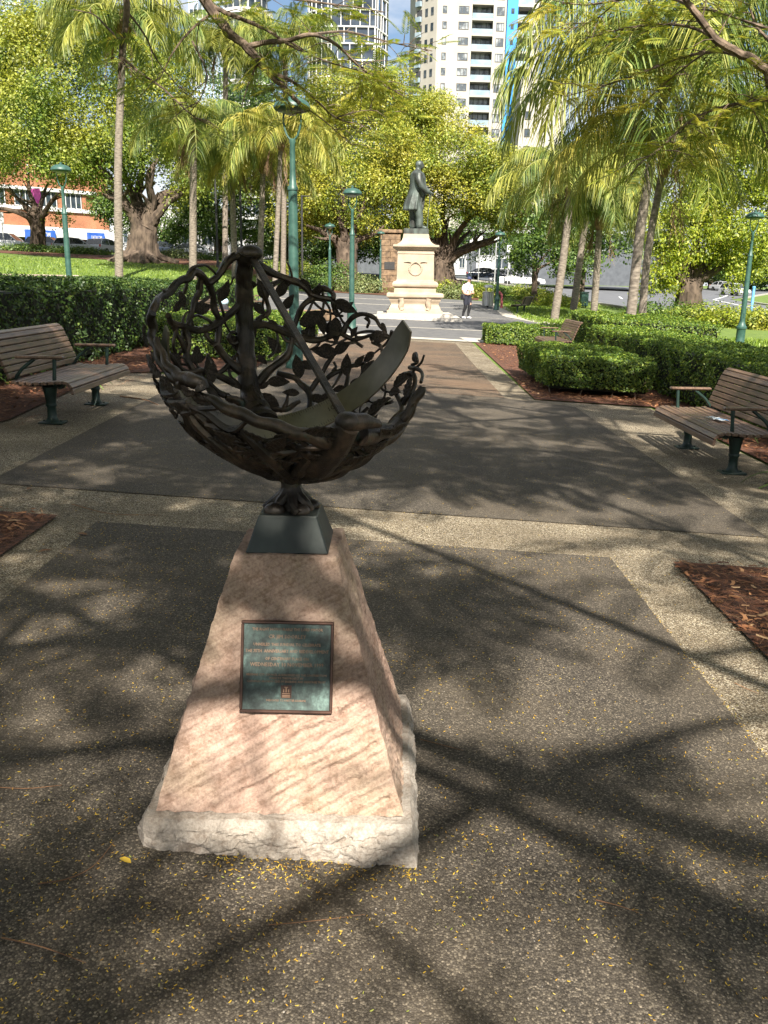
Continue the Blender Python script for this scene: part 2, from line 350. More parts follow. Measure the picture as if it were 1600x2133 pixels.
def kerb(pts, h=.13, wd=.3):
    b = MB(); P = [np.array([x, y, zg(x, y)]) for x, y in pts]
    P = catmull(P, 5)
    for p in P: p[2] = zg(p[0], p[1])
    n = len(P); V = []; F = []
    for i, p in enumerate(P):
        d = norm((P[min(i+1, n-1)]-P[max(i-1, 0)])*[1, 1, 0]); q = np.array([-d[1], d[0], 0])*wd/2
        V += [p+q+[0, 0, -.05], p+q+[0, 0, h+.05], p-q+[0, 0, h+.05], p-q+[0, 0, -.05]]
    for i in range(n-1):
        for j in range(4): F.append((i*4+j, i*4+(j+1) % 4, i*4+4+(j+1) % 4, i*4+4+j))
    b.add(V, F); o = b.build('kerb', M['kerb'], fix=True); o['kind'] = 'structure'
kerb([(46, 56.8), (34, 57.3), (23.8, 60.3), (19.8, 66), (17.3, 74), (15.3, 84), (13.2, 96), (6, 101.7), (-20, 103.7)])
kerb([(72, 66), (48, 75.5), (43, 84), (42.5, 95), (45, 113), (61, 140)])
kerb([(-85, 81.3), (-40, 81), (-11, 80.3)])

# grass blades on the lawns, mulch needles in the beds, fallen leaflets on the paving
def blades(name, regions, label, mat, size, width):
    P = []
    for (x0, x1, y0, y1, n) in regions:
        X = rng.uniform(x0, x1, n); Y = rng.uniform(y0, y1, n); P += [(x, y, zg(x, y)) for x, y in zip(X, Y)]
    P = np.array(P); n = len(P)
    T = np.array([(-width/2, 0, 0), (width/2, 0, 0), (width*.1, 0, size), (-width*.1, .03, size)])
    R = randrots(n, .45)*rng.uniform(.6, 1.3, n)[:, None, None]
    o = meshobj(name, scatter(name, T, np.array([[0, 1, 2, 3]]), R, P), mat)
    return tag(o, label, 'grass', kind='stuff')
M['grass'] = leafmat('grass_blades', [(0, (.09, .16, .014)), (.6, (.18, .28, .02)), (1, (.30, .37, .05))], .35)
blades('lawn_grass', [(-30, -7.8, 24, 46, 18000), (-36, -8.2, 46, 66, 10000), (-9, 4, 64, 80, 2500), (6.8, 12, 27, 60, 9000), (6.7, 17, 12, 34, 9000), (8, 17, 60, 80, 2000)], 'short green grass of the park lawns', M['grass'], .10, .05)
def needles(name, regions, label, cat, mat, Lr, wd, lift=.03):
    P = []
    for (x0, x1, y0, y1, n) in regions:
        X = rng.uniform(x0, x1, n); Y = rng.uniform(y0, y1, n); P += [(x, y, zg(x, y)+.024+rng.uniform(.002, lift)) for x, y in zip(X, Y)]
    P = np.array(P); n = len(P)
    T = np.array([(-.5, -wd, 0), (0, -wd+.12, .02), (.5, -wd+.02, 0), (.5, wd+.02, 0), (0, wd+.12, .02), (-.5, wd, 0)]); TF = np.array([[0, 1, 4, 5], [1, 2, 3, 4]])
    R = randrots(n, .14)*rng.uniform(Lr[0], Lr[1], n)[:, None, None]
    return tag(meshobj(name, scatter(name, T, TF, R, P), mat), label, cat, kind='stuff')
M['mulch_needle'] = leafmat('mulch_needles', [(0, (.10, .035, .018)), (.6, (.24, .10, .045)), (.9, (.40, .20, .09)), (1, (.5, .33, .18))], .05)
needles('mulch_litter', [(1.80, 3.4, 2.6, 5.1, 3400), (-3.4, -2.12, 3.6, 5.2, 1800), (2.25, 4.6, 13.0, 15.5, 2800), (2.6, 4.6, 15, 24.5, 1200), (4.05, 4.6, 6, 13, 900), (-4.6, -3.4, 7, 15, 3000), (-4.6, -2.2, 14.3, 16, 500), (-20, -10, 66.5, 71, 700)], 'reddish needles and bark scraps in the mulch beds', 'mulch', M['mulch_needle'], (.05, .17), .007)
chips = needles('mulch_chips', [(1.80, 3.6, 2.6, 5.1, 1500), (1.78, 3.6, -1, 2.6, 1500), (-3.6, -2.12, 3.6, 5.2, 1000), (-3.6, -2.16, 0, 3.6, 1400), (2.3, 4.6, 13.08, 16, 2200), (2.5, 4.6, 16, 24.6, 1600), (4.02, 4.7, 5.8, 13, 1300), (-4.7, -3.8, 6, 15, 2200), (-4.6, -2.2, 14.3, 24, 1500)], 'loose dark and rusty bark chips in the mulch beds', 'mulch', M['mulch_needle'], (.03, .075), .16, .05)
def leaflets():
    P = []
    for (x0, x1, y0, y1, n) in ((-1.8, 1.4, 1.0, 2.3, 3000), (-1.8, 1.4, 2.2, 5.2, 3800), (-2.0, 1.8, 3, 6, 700), (-2.8, 2.7, 5.9, 10, 1500), (-2.5, 2.5, 10, 16, 500)):
        k = 0
        while k < n:
            x, y = rng.uniform(x0, x1), rng.uniform(y0, y1)
            if -.71 < x < .13 and 2.08 < y < 2.92: continue
            if math.sin(x*2.3+1.3*math.sin(y*1.7))*math.sin(y*2.9+x)+rng.normal(0, .6) < -.35: continue
            P.append((x, y, zg(x, y)+.0125+rng.uniform(.001, .004))); k += 1
    for k in range(230):                              # drift against the foot of the stone
        x = rng.uniform(-.45, .12); P.append((x, 2.085-abs(rng.normal(0, .05)), zg(x, 2.07)+.013+rng.uniform(.001, .008)))
    for k in range(260):                              # caught in the joint of the paving
        y = rng.uniform(1.2, 5.2); P.append((1.365+(y+4)*.0076+rng.normal(0, .010), y, zg(1.4, y)+.014))
    P = np.array(P); n = len(P)
    a = np.linspace(0, 2*PI, 7)[:-1]; T = np.stack([np.cos(a)*.0048, np.sin(a)*.0016, .0012*np.cos(2*a)], -1)
    R = randrots(n, .16)*rng.uniform(.6, 1.25, n)[:, None, None]
    return tag(meshobj('fallen_leaflets', scatter('fallen_leaflets', T, np.array([[0, 1, 2, 3, 4, 5]]), R, P), M['litter']), 'tiny yellow leaflets fallen on the dark path', 'leaf litter', kind='stuff')
leaflets()
# grit and small stones standing out of the path right before the camera
def grit():
    n = 2600; Y = 1.1+rng.power(.7, n)*2.6; X = rng.uniform(-1.7, 1.35, n)
    ok = ~((X > -.72) & (X < .14) & (Y > 2.07) & (Y < 2.93)); X, Y = X[ok], Y[ok]; n = len(X)
    P = np.array([(x, y, zg(x, y)+.0125) for x, y in zip(X, Y)])
    T = np.array([(1, 0, 0), (0, 1, 0), (-1, 0, 0), (0, -1, 0), (0, 0, .7)])*.0021
    R = randrots(n, .25)*rng.uniform(.5, 1.5, n)[:, None, None]
    tag(meshobj('path_grit', scatter('path_grit', T, np.array([[0, 1, 4], [1, 2, 4], [2, 3, 4], [3, 0, 4]]), R, P), M['grit']), 'pale grit and small stones set in the asphalt path', 'grit', kind='stuff')
M['grit'] = leafmat('grit_stones', [(0, (.06, .055, .05)), (.7, (.13, .115, .10)), (1, (.30, .27, .23))], 0.0)
grit()
# ------------------------------------------------------------------ the sundial
SX, SY = -0.285, 2.49; SLOC = np.array([SX, SY, zg(SX, SY)])
def stonemat(name, a, b, c, tool=0.0):
    m, t, o = newmat(name); v = coord(t); n1 = noise(t, v, 3.2, 5, .55); n2 = noise(t, v, 120, 5, .7); n4 = noise(t, v, 22, 6, .68)
    cc = ramp(t, [(.3, a), (.5, b), (.7, c)], n1); cc = mixc(t, cc, ramp(t, [(.30, (.66, .62, .59)), (.62, (1.12, 1.10, 1.08))], n2), 1.0, 'MULTIPLY')
    cc = mixc(t, cc, ramp(t, [(.34, (.74, .68, .64)), (.50, (1.02, 1.01, 1.0)), (.75, (1.06, 1.06, 1.06))], n4), 1.0, 'MULTIPLY'); h = mixc(t, n4, n2, .5)
    if tool:
        st_ = noise(t, coord(t, (7, 7, 80), (0, math.radians(-29), 0), rotfirst=True), 1.0, 4, .6); h = mixc(t, h, st_, .45)
        cc = mixc(t, cc, ramp(t, [(.36, (.80, .76, .73)), (.56, (1.06, 1.05, 1.04))], st_), tool, 'MULTIPLY')
    nr = bump(t, h, .9, .010); principled(t, o, cc, .88, 0, nr, .25); return m
M['pink_stone'] = stonemat('pink_sandstone', (.315, .222, .182), (.35, .262, .215), (.36, .288, .215), .9)
M['white_stone'] = stonemat('pale_split_stone', (.275, .248, .215), (.33, .30, .265), (.36, .333, .298))
m, t, o = newmat('bronze'); v = coord(t); n1 = noise(t, v, 14, 6, .6)
c = ramp(t, [(.30, (.014, .011, .009)), (.50, (.034, .027, .022)), (.62, (.078, .055, .040)), (.70, (.06, .08, .066)), (.8, (.11, .15, .12))], n1)
principled(t, o, c, ramp(t, [(.3, (.26, .26, .26)), (.7, (.50, .50, .50))], noise(t, v, 22, 4)), .55, bump(t, mixc(t, noise(t, coord(t, (1, 1, .35)), 70, 6, .7), noise(t, v, 240, 3), .3), .9, .004)); M['bronze'] = m
m, t, o = newmat('green_bronze_plaque'); v = coord(t, (1, 1, .8)); n1 = noise(t, v, 16, 8, .75, .15)
c = ramp(t, [(.36, (.018, .022, .021)), (.46, (.038, .052, .048)), (.56, (.072, .105, .095)), (.70, (.18, .27, .24))], n1)
principled(t, o, c, .5, .25, bump(t, n1, .25, .002)); M['patina'] = m
M['plaque_letter'] = pm('polished_bronze_letters', (.26, .15, .09), (.38, .24, .16), 30, .45, metal=.5)
M['plaque_frame'] = pm('plaque_frame_bronze', (.05, .028, .022), (.12, .065, .048), 14, .4, metal=.6)
M['bronze_plinth'] = pm('dark_bronze_plinth', (.010, .012, .0115), (.028, .036, .032), 8, .42, metal=.4, bmp=.2, bscale=30, sc=(1, 1, .3), bdist=.003)
M['scale_metal'] = pm('grey_bronze_scale', (.16, .145, .115), (.27, .25, .20), 7, .34, metal=.85, sc=(1, 1, 1))
M['engraving'] = pm('dark_engraving', (.012, .01, .008), (.03, .025, .02), 10, .7)

sd = thing('sundial', 'bronze leafy bowl sundial on a tapered pink stone pedestal with green plaque', 'sundial', SLOC)
def rough_block(name, quad_b, quad_t, mat, nf=26, fn=None, wob=.005, ws=16, rows=0):
    """block with displaced sides; quad_b / quad_t: four corners (ccw from front-left), fn(face, u, v, p) -> push along the normal; all edges wander alike"""
    b = MB(); A = [np.array(p, float) for p in quad_b]; B = [np.array(p, float) for p in quad_t]
    def wn(p): q = mnoise.noise_vector(Vector(p)*ws)+mnoise.noise_vector(Vector(p)*ws*2.7)*.5; return p+np.array(q[:])*wob
    for i in range(4):
        a0, a1, b0, b1 = A[i], A[(i+1) % 4], B[i], B[(i+1) % 4]; nrm_ = norm(np.cross(a1-a0, b0-a0)); V = []; F = []
        n = (nf, nf//2, nf//5, nf//5)[i]; mv = rows or max(4, int(nf*np.linalg.norm(b0-a0)/np.linalg.norm(a1-a0)))
        for j in range(mv+1):
            for k in range(n+1):
                u, v = k/n, j/mv; p = (a0*(1-u)+a1*u)*(1-v)+(b0*(1-u)+b1*u)*v
                e = ss(0, .05, min(u, 1-u)); V.append(wn(p+nrm_*fn(i, u, v, p)*e))
        for j in range(mv):
            for k in range(n): q = j*(n+1)+k; F.append((q, q+1, q+n+2, q+n+1))
        b.add(V, F)
    nf = 48
    V = [wn((B[0]*(1-k/nf)+B[1]*k/nf)*(1-j/nf)+(B[3]*(1-k/nf)+B[2]*k/nf)*j/nf) for j in range(nf+1) for k in range(nf+1)]
    b.add(V, [(j*(nf+1)+k, j*(nf+1)+k+1, (j+1)*(nf+1)+k+1, (j+1)*(nf+1)+k) for j in range(nf) for k in range(nf)])
    return b
from mathutils import noise as mnoise
def fb(x, y, z, s, oct=4): return mnoise.fractal(Vector((x*s, y*s, z*s)), 1.0, 2.0, oct)
def rid(x, y, z, s): return mnoise.ridged_multi_fractal(Vector((x*s, y*s, z*s)), 1.0, 2.0, 4, 1.0, 2.0)
z0 = -SLOC[2]
qb = [(-.385, -.395, -.03), (.395, -.405, -.03), (.395, .41, -.03), (-.385, .41, -.03)]; qt = [(-.372, -.375, .118), (.378, -.385, .118), (.38, .40, .118), (-.372, .40, .118)]
def f_slab(i, u, v, p):
    w = ss(0, .12, v)*ss(.98, .70, v); dd, _ = mnoise.voronoi(Vector((p[0]*11, p[1]*11, p[2]*20))); crack = 1-ss(0, .16, dd[1]-dd[0])
    d = .016*math.sin(PI*min(1, max(0, v*.9)))+w*(.012*fb(*p, 10)-.011*crack*(.4+.6*ss(-.2, .3, fb(p[0], p[1], p[2], 5)))+.006*fb(*p, 42))
    return d*ss(1.0, .88, v)
rb = rough_block('s', qb, qt, None, 110, f_slab, .007, 14, 22); rb.build('stone_base', M['white_stone'], sd, smooth=False)
pb = [(-.350, -.345, .119), (.355, -.350, .119), (.355, .355, .119), (-.350, .345, .119)]; pt = [(-.143, -.135, .818), (.150, -.135, .818), (.155, .145, .818), (-.143, .14, .818)]
def f_ped(i, u, v, p):
    d = .0065*fb(*p, 6)+.004*fb(*p, 22)
    x, z = (p[0], p[2]) if i % 2 == 0 else (p[1], p[2])
    if i == 0:                                          # slanting chisel furrows, strongest low on the right
        s = (z*1.0-x*.55)*185+2.4*fb(p[0], 0, p[2], 5)+1.2*fb(p[0], 3, p[2], 14); amp = .0066*ss(1.0, .3, v)*(.35+.65*ss(.1, .6, u))*(1-.9*(.36 < u < .80)*(.37 < v < .90))
        d += amp*(math.sin(s)*.7+.5*math.sin(s*.53+1))
    else:
        s = (z*.25+x)*190+3*fb(p[1], p[0], p[2], 5); d += .0035*math.sin(s)*ss(1, .3, v)
    return d*ss(1.0, .955, v)
rb = rough_block('s', pb, pt, None, 104, f_ped, .0045, 22, 110); rb.build('stone_pedestal', M['pink_stone'], sd, smooth=True)
# plaque on the sloping front
fn_ = norm(np.cross(np.array(pb[1])-np.array(pb[0]), np.array(pt[0])-np.array(pb[0]))); up_ = norm(np.array((0, 0, 1.))-fn_*fn_[2]); rt_ = np.cross(up_, fn_)
def front(u, v):
    a = np.array(pb[0])*(1-u)+np.array(pb[1])*u; c = np.array(pt[0])*(1-u)+np.array(pt[1])*u; return a*(1-v)+c*v
PC = front(.500, .570)+rt_*.0145; PW, PH = .262, .258
Rm = np.stack([rt_, up_, fn_], 1)
pl = MB().box(PC+fn_*.010, (PW-.012, PH-.012, .014), Rm).build('plaque', M['patina'], sd)
fr = MB()
for sx, sy, wx, wy in ((0, 1, PW, .008), (0, -1, PW, .008), (1, 0, .008, PH-.016), (-1, 0, .008, PH-.016)):
    fr.box(PC+fn_*.012+rt_*sx*(PW/2-.004)+up_*sy*(PH/2-.004), (wx, wy, .022), Rm, bev=.002)
fo = fr.build('plaque_frame', M['plaque_frame'], pl)
lt = MB()
rows = [(.118, .0115, 'THE RIGHT HONOURABLE THE LORD MAYOR', .200), (.095, .0150, 'CR JIM SOORLEY', .106), (.070, .0115, 'UNVEILED THIS SUNDIAL TO CELEBRATE', .190), (.049, .0125, 'THE 75TH  ANNIVERSARY AND REDEVELOPMENT', .236),
        (.025, .0115, 'OF CENTENARY PLACE ON', .122), (.006, .0150, 'WEDNESDAY 10 NOVEMBER 1999', .208), (-.026, .0085, 'BRISBANE CITY COUNCIL ACKNOWLEDGES THE CONTRIBUTION', .226), (-.0365, .0085, 'MADE TO THIS PROJECT BY', .096), (-.047, .0085, 'CATHOLIC ARCHDIOCESE OF BRISBANE AND HERITAGE TRUST', .222), (-.1065, .0078, 'DEDICATED TO A BETTER BRISBANE', .112)]
for y, sz, tx, wd in rows:
    V_, F_ = text_mesh(tx, sz, .0008, 1); V_ = V_.copy(); V_[:, 0] *= wd/(V_[:, 0].max()-V_[:, 0].min()); V_[:, 0] -= (V_[:, 0].max()+V_[:, 0].min())/2
    lt.add(PC+fn_*.0182+V_ @ Rm.T+up_*y*.89, F_)
lt.build('lettering', M['plaque_letter'], pl)
em = MB()
MB().box(PC+fn_*.0180-up_*.070, (.030, .036, .002), Rm).build('emblem_plate', M['plaque_frame'], pl)
for dx, dy, wx, wy in ((0, -.010, .022, .002), (0, -.005, .022, .002), (0, -.014, .022, .002), (0, .006, .003, .014), (-.007, .003, .003, .008), (.007, .003, .003, .008), (0, .013, .010, .002)):
    em.box(PC+fn_*.0198-up_*.070+rt_*dx+up_*dy, (wx, wy, .002), Rm)
em.build('emblem', M['plaque_letter'], pl)
# bronze plinth
MB().box((.008, -.005, .8705), (.238, .236, .105), tap=.72, bev=.004).build('bronze_plinth', M['bronze_plinth'], sd)
b = MB(); TOPZ = .923
for k in range(7):
    a = k*2*PI/7+.4; r = .068+.012*math.sin(k*2.7)
    P = catmull([(.01, 0, TOPZ+.085), (.01+.022*math.cos(a), .022*math.sin(a), TOPZ+.045), (.01+.05*math.cos(a), .05*math.sin(a), TOPZ+.022), (.01+r*math.cos(a+.2), r*math.sin(a+.2), TOPZ+.001)], 4)
    b.tube(P, np.linspace(.022, .012, len(P)), 8)
for k, (dx, dy, r) in enumerate(((-.045, -.045, .034), (.03, -.05, .030), (.055, .02, .03), (-.05, .03, .03))): b.ball((.01+dx, dy, TOPZ+.004), (r, r*.9, r*.72), 12, 8)
b.tube([(.01, 0, TOPZ), (.01, 0, TOPZ+.03), (.008, .0, TOPZ+.075), (.004, .004, TOPZ+.11), (.0, .01, TOPZ+.15)], [.040, .033, .029, .034, .05], 14)
b.build('root_foot', M['bronze'], sd, smooth=True)

# the bowl: a hollow hemisphere of branches round the polar axis
CB = at(614, 690, 2.55); RB = .402; az, lat = math.radians(30), math.radians(33)
GN = np.array([-math.sin(az)*math.cos(lat), math.cos(az)*math.cos(lat), math.sin(lat)]); EW = np.array([math.cos(az), math.sin(az), 0]); NB = np.cross(EW, GN)
bowl = MB()
def sph(px, py, far=True, r=RB):
    d = norm(ray(px, py)); oc = EYE-CB; bb = np.dot(oc, d); q = bb*bb-(np.dot(oc, oc)-r*r)
    if q < 0: p = EYE-bb*d; return CB+norm(p-CB)*r
    return EYE+(-bb+(math.sqrt(q) if far else -math.sqrt(q)))*d
def zp(X, Y, far=True): return sph(280+X/2.5, 480+Y/2.5, far)
def branch(pts, r0, r1, far=True, n=9, k=5, wob=.003, mb=None):
    P = catmull([zp(x, y, far) for x, y in pts], k); R_ = np.linspace(r0, r1, len(P))*.84
    P = [p+norm(p-CB)*wob*math.sin(i*.8+p[0]*20) for i, p in enumerate(P)]
    R_ = [r*(1+.10*math.sin(i*.8+p[2]*9)) for i, (r, p) in enumerate(zip(R_, P))]
    (mb or bowl).tube(P, R_, n)
trunk = MB()
tp = [(655, 1010), (630, 930), (605, 850), (588, 740), (578, 600), (573, 450), (570, 300), (572, 180), (585, 110)]
P = catmull([zp(x, y) for x, y in tp], 6); R_ = np.interp(np.linspace(0, 1, len(P)), [0, .12, .25, .6, .9, 1], [.062, .046, .034, .029, .027, .033]); trunk.tube([p*1.0 for p in P], [r*(1+.06*math.sin(i*1.3)) for i, r in enumerate(R_)], 14)
for s in range(7):                                       # fluting on the trunk
    off = (s-3)*.0085
    Q = [p+EW*off*(1-.25*i/len(P))-norm(p-CB)*(.024*math.cos((s-3)*.42))*R_[i]/.032 for i, p in enumerate(P[4:-4])]
    trunk.tube(Q, [.0065*(1+.3*math.sin(i*.9+s)) for i in range(len(Q))], 6)
for pts in ([(640, 800), (700, 730), (790, 660), (815, 600), (830, 510)], [(560, 740), (500, 690), (430, 600), (410, 600)]): branch(pts, .020, .011, mb=trunk)
back = [
 ([(590, 110), (500, 150), (450, 215), (390, 272), (350, 232), (312, 217), (278, 248), (228, 272), (165, 332), (112, 372), (95, 440), (100, 520)], .015, .013),
 ([(350, 235), (338, 310), (312, 380), (292, 440), (285, 500)], .012, .010), ([(390, 272), (410, 350), (420, 420), (442, 480), (430, 600)], .014, .012),
 ([(565, 370), (490, 440), (420, 490), (340, 520), (260, 500), (205, 485), (170, 440)], .017, .011), ([(260, 500), (280, 580), (275, 660), (310, 740), (380, 800), (470, 860)], .012, .014),
 ([(205, 485), (230, 560), (270, 640)], .010, .008), ([(430, 600), (380, 560), (370, 490)], .009, .008), ([(500, 690), (440, 740), (400, 700), (380, 650)], .010, .008),
 ([(520, 800), (440, 760), (350, 730), (280, 740), (220, 700), (180, 640)], .014, .010), ([(560, 560), (520, 590), (490, 560), (510, 530), (530, 540)], .010, .006),
 ([(590, 490), (690, 492), (790, 530), (880, 560), (960, 570), (1030, 545), (1090, 535)], .018, .012), ([(600, 130), (660, 185), (740, 232), (830, 262), (890, 295), (930, 335), (1035, 362)], .016, .012),
 ([(1035, 362), (1038, 405), (1052, 440), (1085, 446)], .010, .005), ([(925, 330), (960, 305), (1005, 305), (1035, 335), (1038, 365)], .012, .009),
 ([(940, 345), (880, 388), (852, 445), (832, 505)], .013, .011), ([(600, 520), (650, 460), (700, 420), (680, 340), (660, 280)], .013, .008),
 ([(1085, 540), (1112, 478), (1160, 440), (1222, 440), (1262, 470), (1290, 510), (1312, 535)], .012, .006), ([(1205, 450), (1222, 480), (1212, 505)], .008, .005), ([(1085, 540), (1140, 572), (1190, 606)], .010, .006),
 ([(1140, 572), (1200, 555), (1260, 545), (1330, 560)], .009, .006), ([(1240, 578), (1288, 612), (1292, 692)], .009, .006), ([(740, 742), (820, 762), (872, 802), (912, 852), (915, 945), (905, 1010)], .011, .016),
 ([(912, 838), (960, 772), (1000, 702), (1035, 652)], .012, .008), ([(1000, 770), (1062, 732), (1150, 702), (1205, 690)], .011, .007), ([(1030, 745), (1048, 712), (1040, 685)], .008, .005), ([(1098, 858), (1110, 762), (1122, 690)], .010, .006),
 ([(1165, 820), (1182, 752), (1215, 712)], .009, .006), ([(650, 900), (720, 930), (790, 930), (860, 890)], .015, .009), ([(760, 940), (790, 900), (800, 850)], .011, .007), ([(680, 960), (760, 1000), (880, 1010), (1000, 980)], .018, .013),
 ([(480, 870), (560, 900), (640, 960)], .014, .016), ([(380, 800), (420, 870), (520, 940), (620, 1000)], .013, .016)]
for pts, r0, r1 in back: branch(pts, r0, r1)
right = [([(1500, 815), (1475, 915), (1385, 1005), (1290, 1045), (1190, 1030)], .013, .022), ([(1342, 830), (1382, 880), (1385, 945), (1332, 1010)], .008, .011), ([(1430, 712), (1490, 730), (1495, 792)], .009, .006),
         ([(1402, 745), (1458, 752), (1442, 845), (1400, 905)], .009, .010), ([(1475, 920), (1440, 900), (1442, 840)], .009, .006), ([(1460, 640), (1475, 680), (1445, 700)], .008, .006), ([(1345, 1010), (1400, 960), (1440, 900), (1490, 830)], .010, .008)]
for pts, r0, r1 in right: branch(pts, r0, r1, True)
# front rim: the limb that runs down to the lower bearing
def rimp(t, r=RB): return CB+r*(math.cos(t)*GN+math.sin(t)*EW)      # t=0 top bearing, PI lower bearing, +PI/2 east end
def limb(pts, rads, far=False, n=10, wob=.004):
    P = catmull([zp(x, y, far) for x, y in pts], 6); R_ = np.interp(np.linspace(0, 1, len(P)), np.linspace(0, 1, len(rads)), rads)
    bowl.tube([p+norm(p-CB)*wob*math.sin(i*.9) for i, p in enumerate(P)], [r*(1+.07*math.sin(i*.7)) for i, r in enumerate(R_)], n)
limb([(95, 430), (88, 520), (112, 610), (158, 712), (225, 775), (262, 800)], [.011, .013, .012, .016, .018])
limb([(118, 560), (150, 660), (205, 740), (260, 770), (330, 790), (360, 830)], [.008, .012, .016, .020, .017])
limb([(330, 850), (420, 895), (560, 960), (700, 1010), (860, 1058), (1000, 1090), (1120, 1075)], [.010, .014, .0165, .017, .019, .023, .030])
limb([(1500, 815), (1478, 915), (1390, 1005), (1290, 1050), (1180, 1062)], [.011, .015, .018, .024, .032])
# front wall: tangled limbs that rise from the stem and lie on the outside of the bowl
STEM = SLOC+np.array([0, .012, TOPZ+.13])
PD = norm(STEM-CB); PA = norm(np.cross(PD, [0, 1, 0])); PB = np.cross(PD, PA)
def sp(u, v, r=RB): return CB+r*(PD*math.cos(u)+math.sin(u)*(math.cos(v)*PA+math.sin(v)*PB))   # u: angle out from the stem, v: round it
def low(p): return np.dot(p-CB, NB)/RB
def front_side(p): return np.dot(norm(p-CB), norm(EYE-CB)) > -.05
r2 = random.Random(5); nodes = []
for k in range(30):
    v = k*2*PI/30+r2.uniform(-.08, .08); P = [STEM+np.array([.015*math.cos(v*3), .015*math.sin(v*3), -.02])]
    u, vv = .16, v; dv = r2.choice((-1, 1))*r2.uniform(.05, .17); lim = r2.uniform(-.22, -.10)
    while u < 2.4:
        p = sp(u, vv, RB*r2.uniform(.99, 1.035))
        if low(p) > lim or (not front_side(p) and u > .75): break
        P.append(p); nodes.append((u, vv)); u += r2.uniform(.13, .2); vv += dv*r2.uniform(.3, 1.7)/max(.5, math.sin(u)*1.4)
        if r2.random() < .3: dv = -dv
    if len(P) < 3: continue
    P = catmull(P, 4); r0 = r2.uniform(.020, .028); bowl.tube(P, [r0*(1-t)**.8+.0085+.002*math.sin(t*11+k) for t in np.linspace(0, 1, len(P))], 8)
for k in range(120):
    u, v = r2.choice(nodes)
    if u < .3: continue
    s = r2.choice((-1, 1)); P = [sp(u, v)]; uu, vv = u, v
    for j in range(r2.randint(3, 5)):
        uu += r2.uniform(-.05, .13); vv += s*r2.uniform(.10, .2)/max(.5, math.sin(uu)); p = sp(uu, vv, RB*r2.uniform(.985, 1.04))
        if low(p) > -.08 or not front_side(p): break
        P.append(p)
    if len(P) < 3: continue
    P = catmull(P, 4); bowl.tube(P, [.0122*(1-.45*t) for t in np.linspace(0, 1, len(P))], 7)
# thin twigs that close the openings of the back wall
rb_ = random.Random(31); tw_leaves = []
for k in range(46):
    while True:
        d = norm(np.array([rb_.gauss(0, 1) for _ in range(3)])); p = CB+d*RB
        if -.80 < low(p) < -.12 and not front_side(p): break
    x = norm(np.cross(d, [rb_.gauss(0, 1) for _ in range(3)])); cv = rb_.uniform(-.5, .5); P = [p]
    for j in range(rb_.randint(4, 8)):
        y = np.cross(norm(p-CB), x); x = norm(x+y*cv+np.array([rb_.gauss(0, .15) for _ in range(3)])); p = CB+norm(p+x*.028-CB)*RB*rb_.uniform(.985, 1.02)
        if low(p) > -.03: break
        P.append(p)
    if len(P) < 3: continue
    P = catmull(P, 3); bowl.tube(P, np.linspace(.0058, .0032, len(P)), 6)
    if low(P[-1]) < -.22: tw_leaves.append((P[-2], P[-1]+(P[-1]-P[-4])*1.5))
# solid boss where the limbs gather, and the lower bearing hump
bowl.tube([STEM-[0, 0, .03], STEM+[.005, 0, .01], .9*STEM+.1*CB+[.03, -.02, 0], .8*STEM+.2*CB+[.05, -.03, 0]], [.042, .066, .085, .05], 14)
lower = rimp(PI)
bowl.tube([STEM, sp(.22, 0, RB*.97)*.3+.7*STEM, .5*STEM+.5*lower+norm(.5*STEM+.5*lower-CB)*.045, .25*STEM+.75*lower+norm(lower-CB)*.035, lower+norm(lower-CB)*.006], [.048, .060, .052, .042, .032], 12)
bowl.ball(rimp(PI, RB*.99)+NB*.002, (.035, .035, .028), 14, 10)
bowl.tube([rimp(PI, RB), rimp(PI, RB)+EW*.05+NB*.004, rimp(PI, RB)+EW*.10-NB*.012], [.029, .022, .010], 10)
bowl.ball(rimp(0, RB*1.0)+NB*.004, (.040, .030, .026), 14, 10)
bo = bowl.build('bowl', M['bronze'], sd, smooth=True, sub=SLOC)
trunk.build('trunk', M['bronze'], bo, smooth=True, sub=SLOC)
# cast leaves, each with its ribs
def leaf_tpl():
    nu, nv = 13, 5; V = []; F = []
    for side in (0, 1):
        for i in range(nu):
            t = i/(nu-1); w = .5*math.sin(PI*t**.85)**.9*(1-.25*t)+.012
            for j in range(nv):
                s = -1+2*j/(nv-1); rib = .030*math.cos(t*38-abs(s)*3.0)*(1-.3*abs(s))*(.3+.7*math.sin(PI*t))
                V.append((t-.5, s*w*.52, .10*math.cos((t-.5)*2.4)-.1+.05*abs(s)**1.4+rib-.03*side))
    for i in range(nu-1):
        for j in range(nv-1):
            a = i*nv+j; F.append((a, a+nv, a+nv+1, a+1)); b_ = a+nu*nv; F.append((b_, b_+1, b_+nv+1, b_+nv))
        for j, fl in ((0, 0), (nv-1, 1)):
            a = i*nv+j; b_ = a+nu*nv; F.append((a, b_, b_+nv, a+nv) if not fl else (a, a+nv, b_+nv, b_))
    return V, F
LV, LF = leaf_tpl(); leaf_me = bpy.data.meshes.new('leaf'); leaf_me.from_pydata(LV, [], LF)
leaf_me.polygons.foreach_set('use_smooth', [True]*len(leaf_me.polygons)); leaf_me.materials.append(M['bronze'])
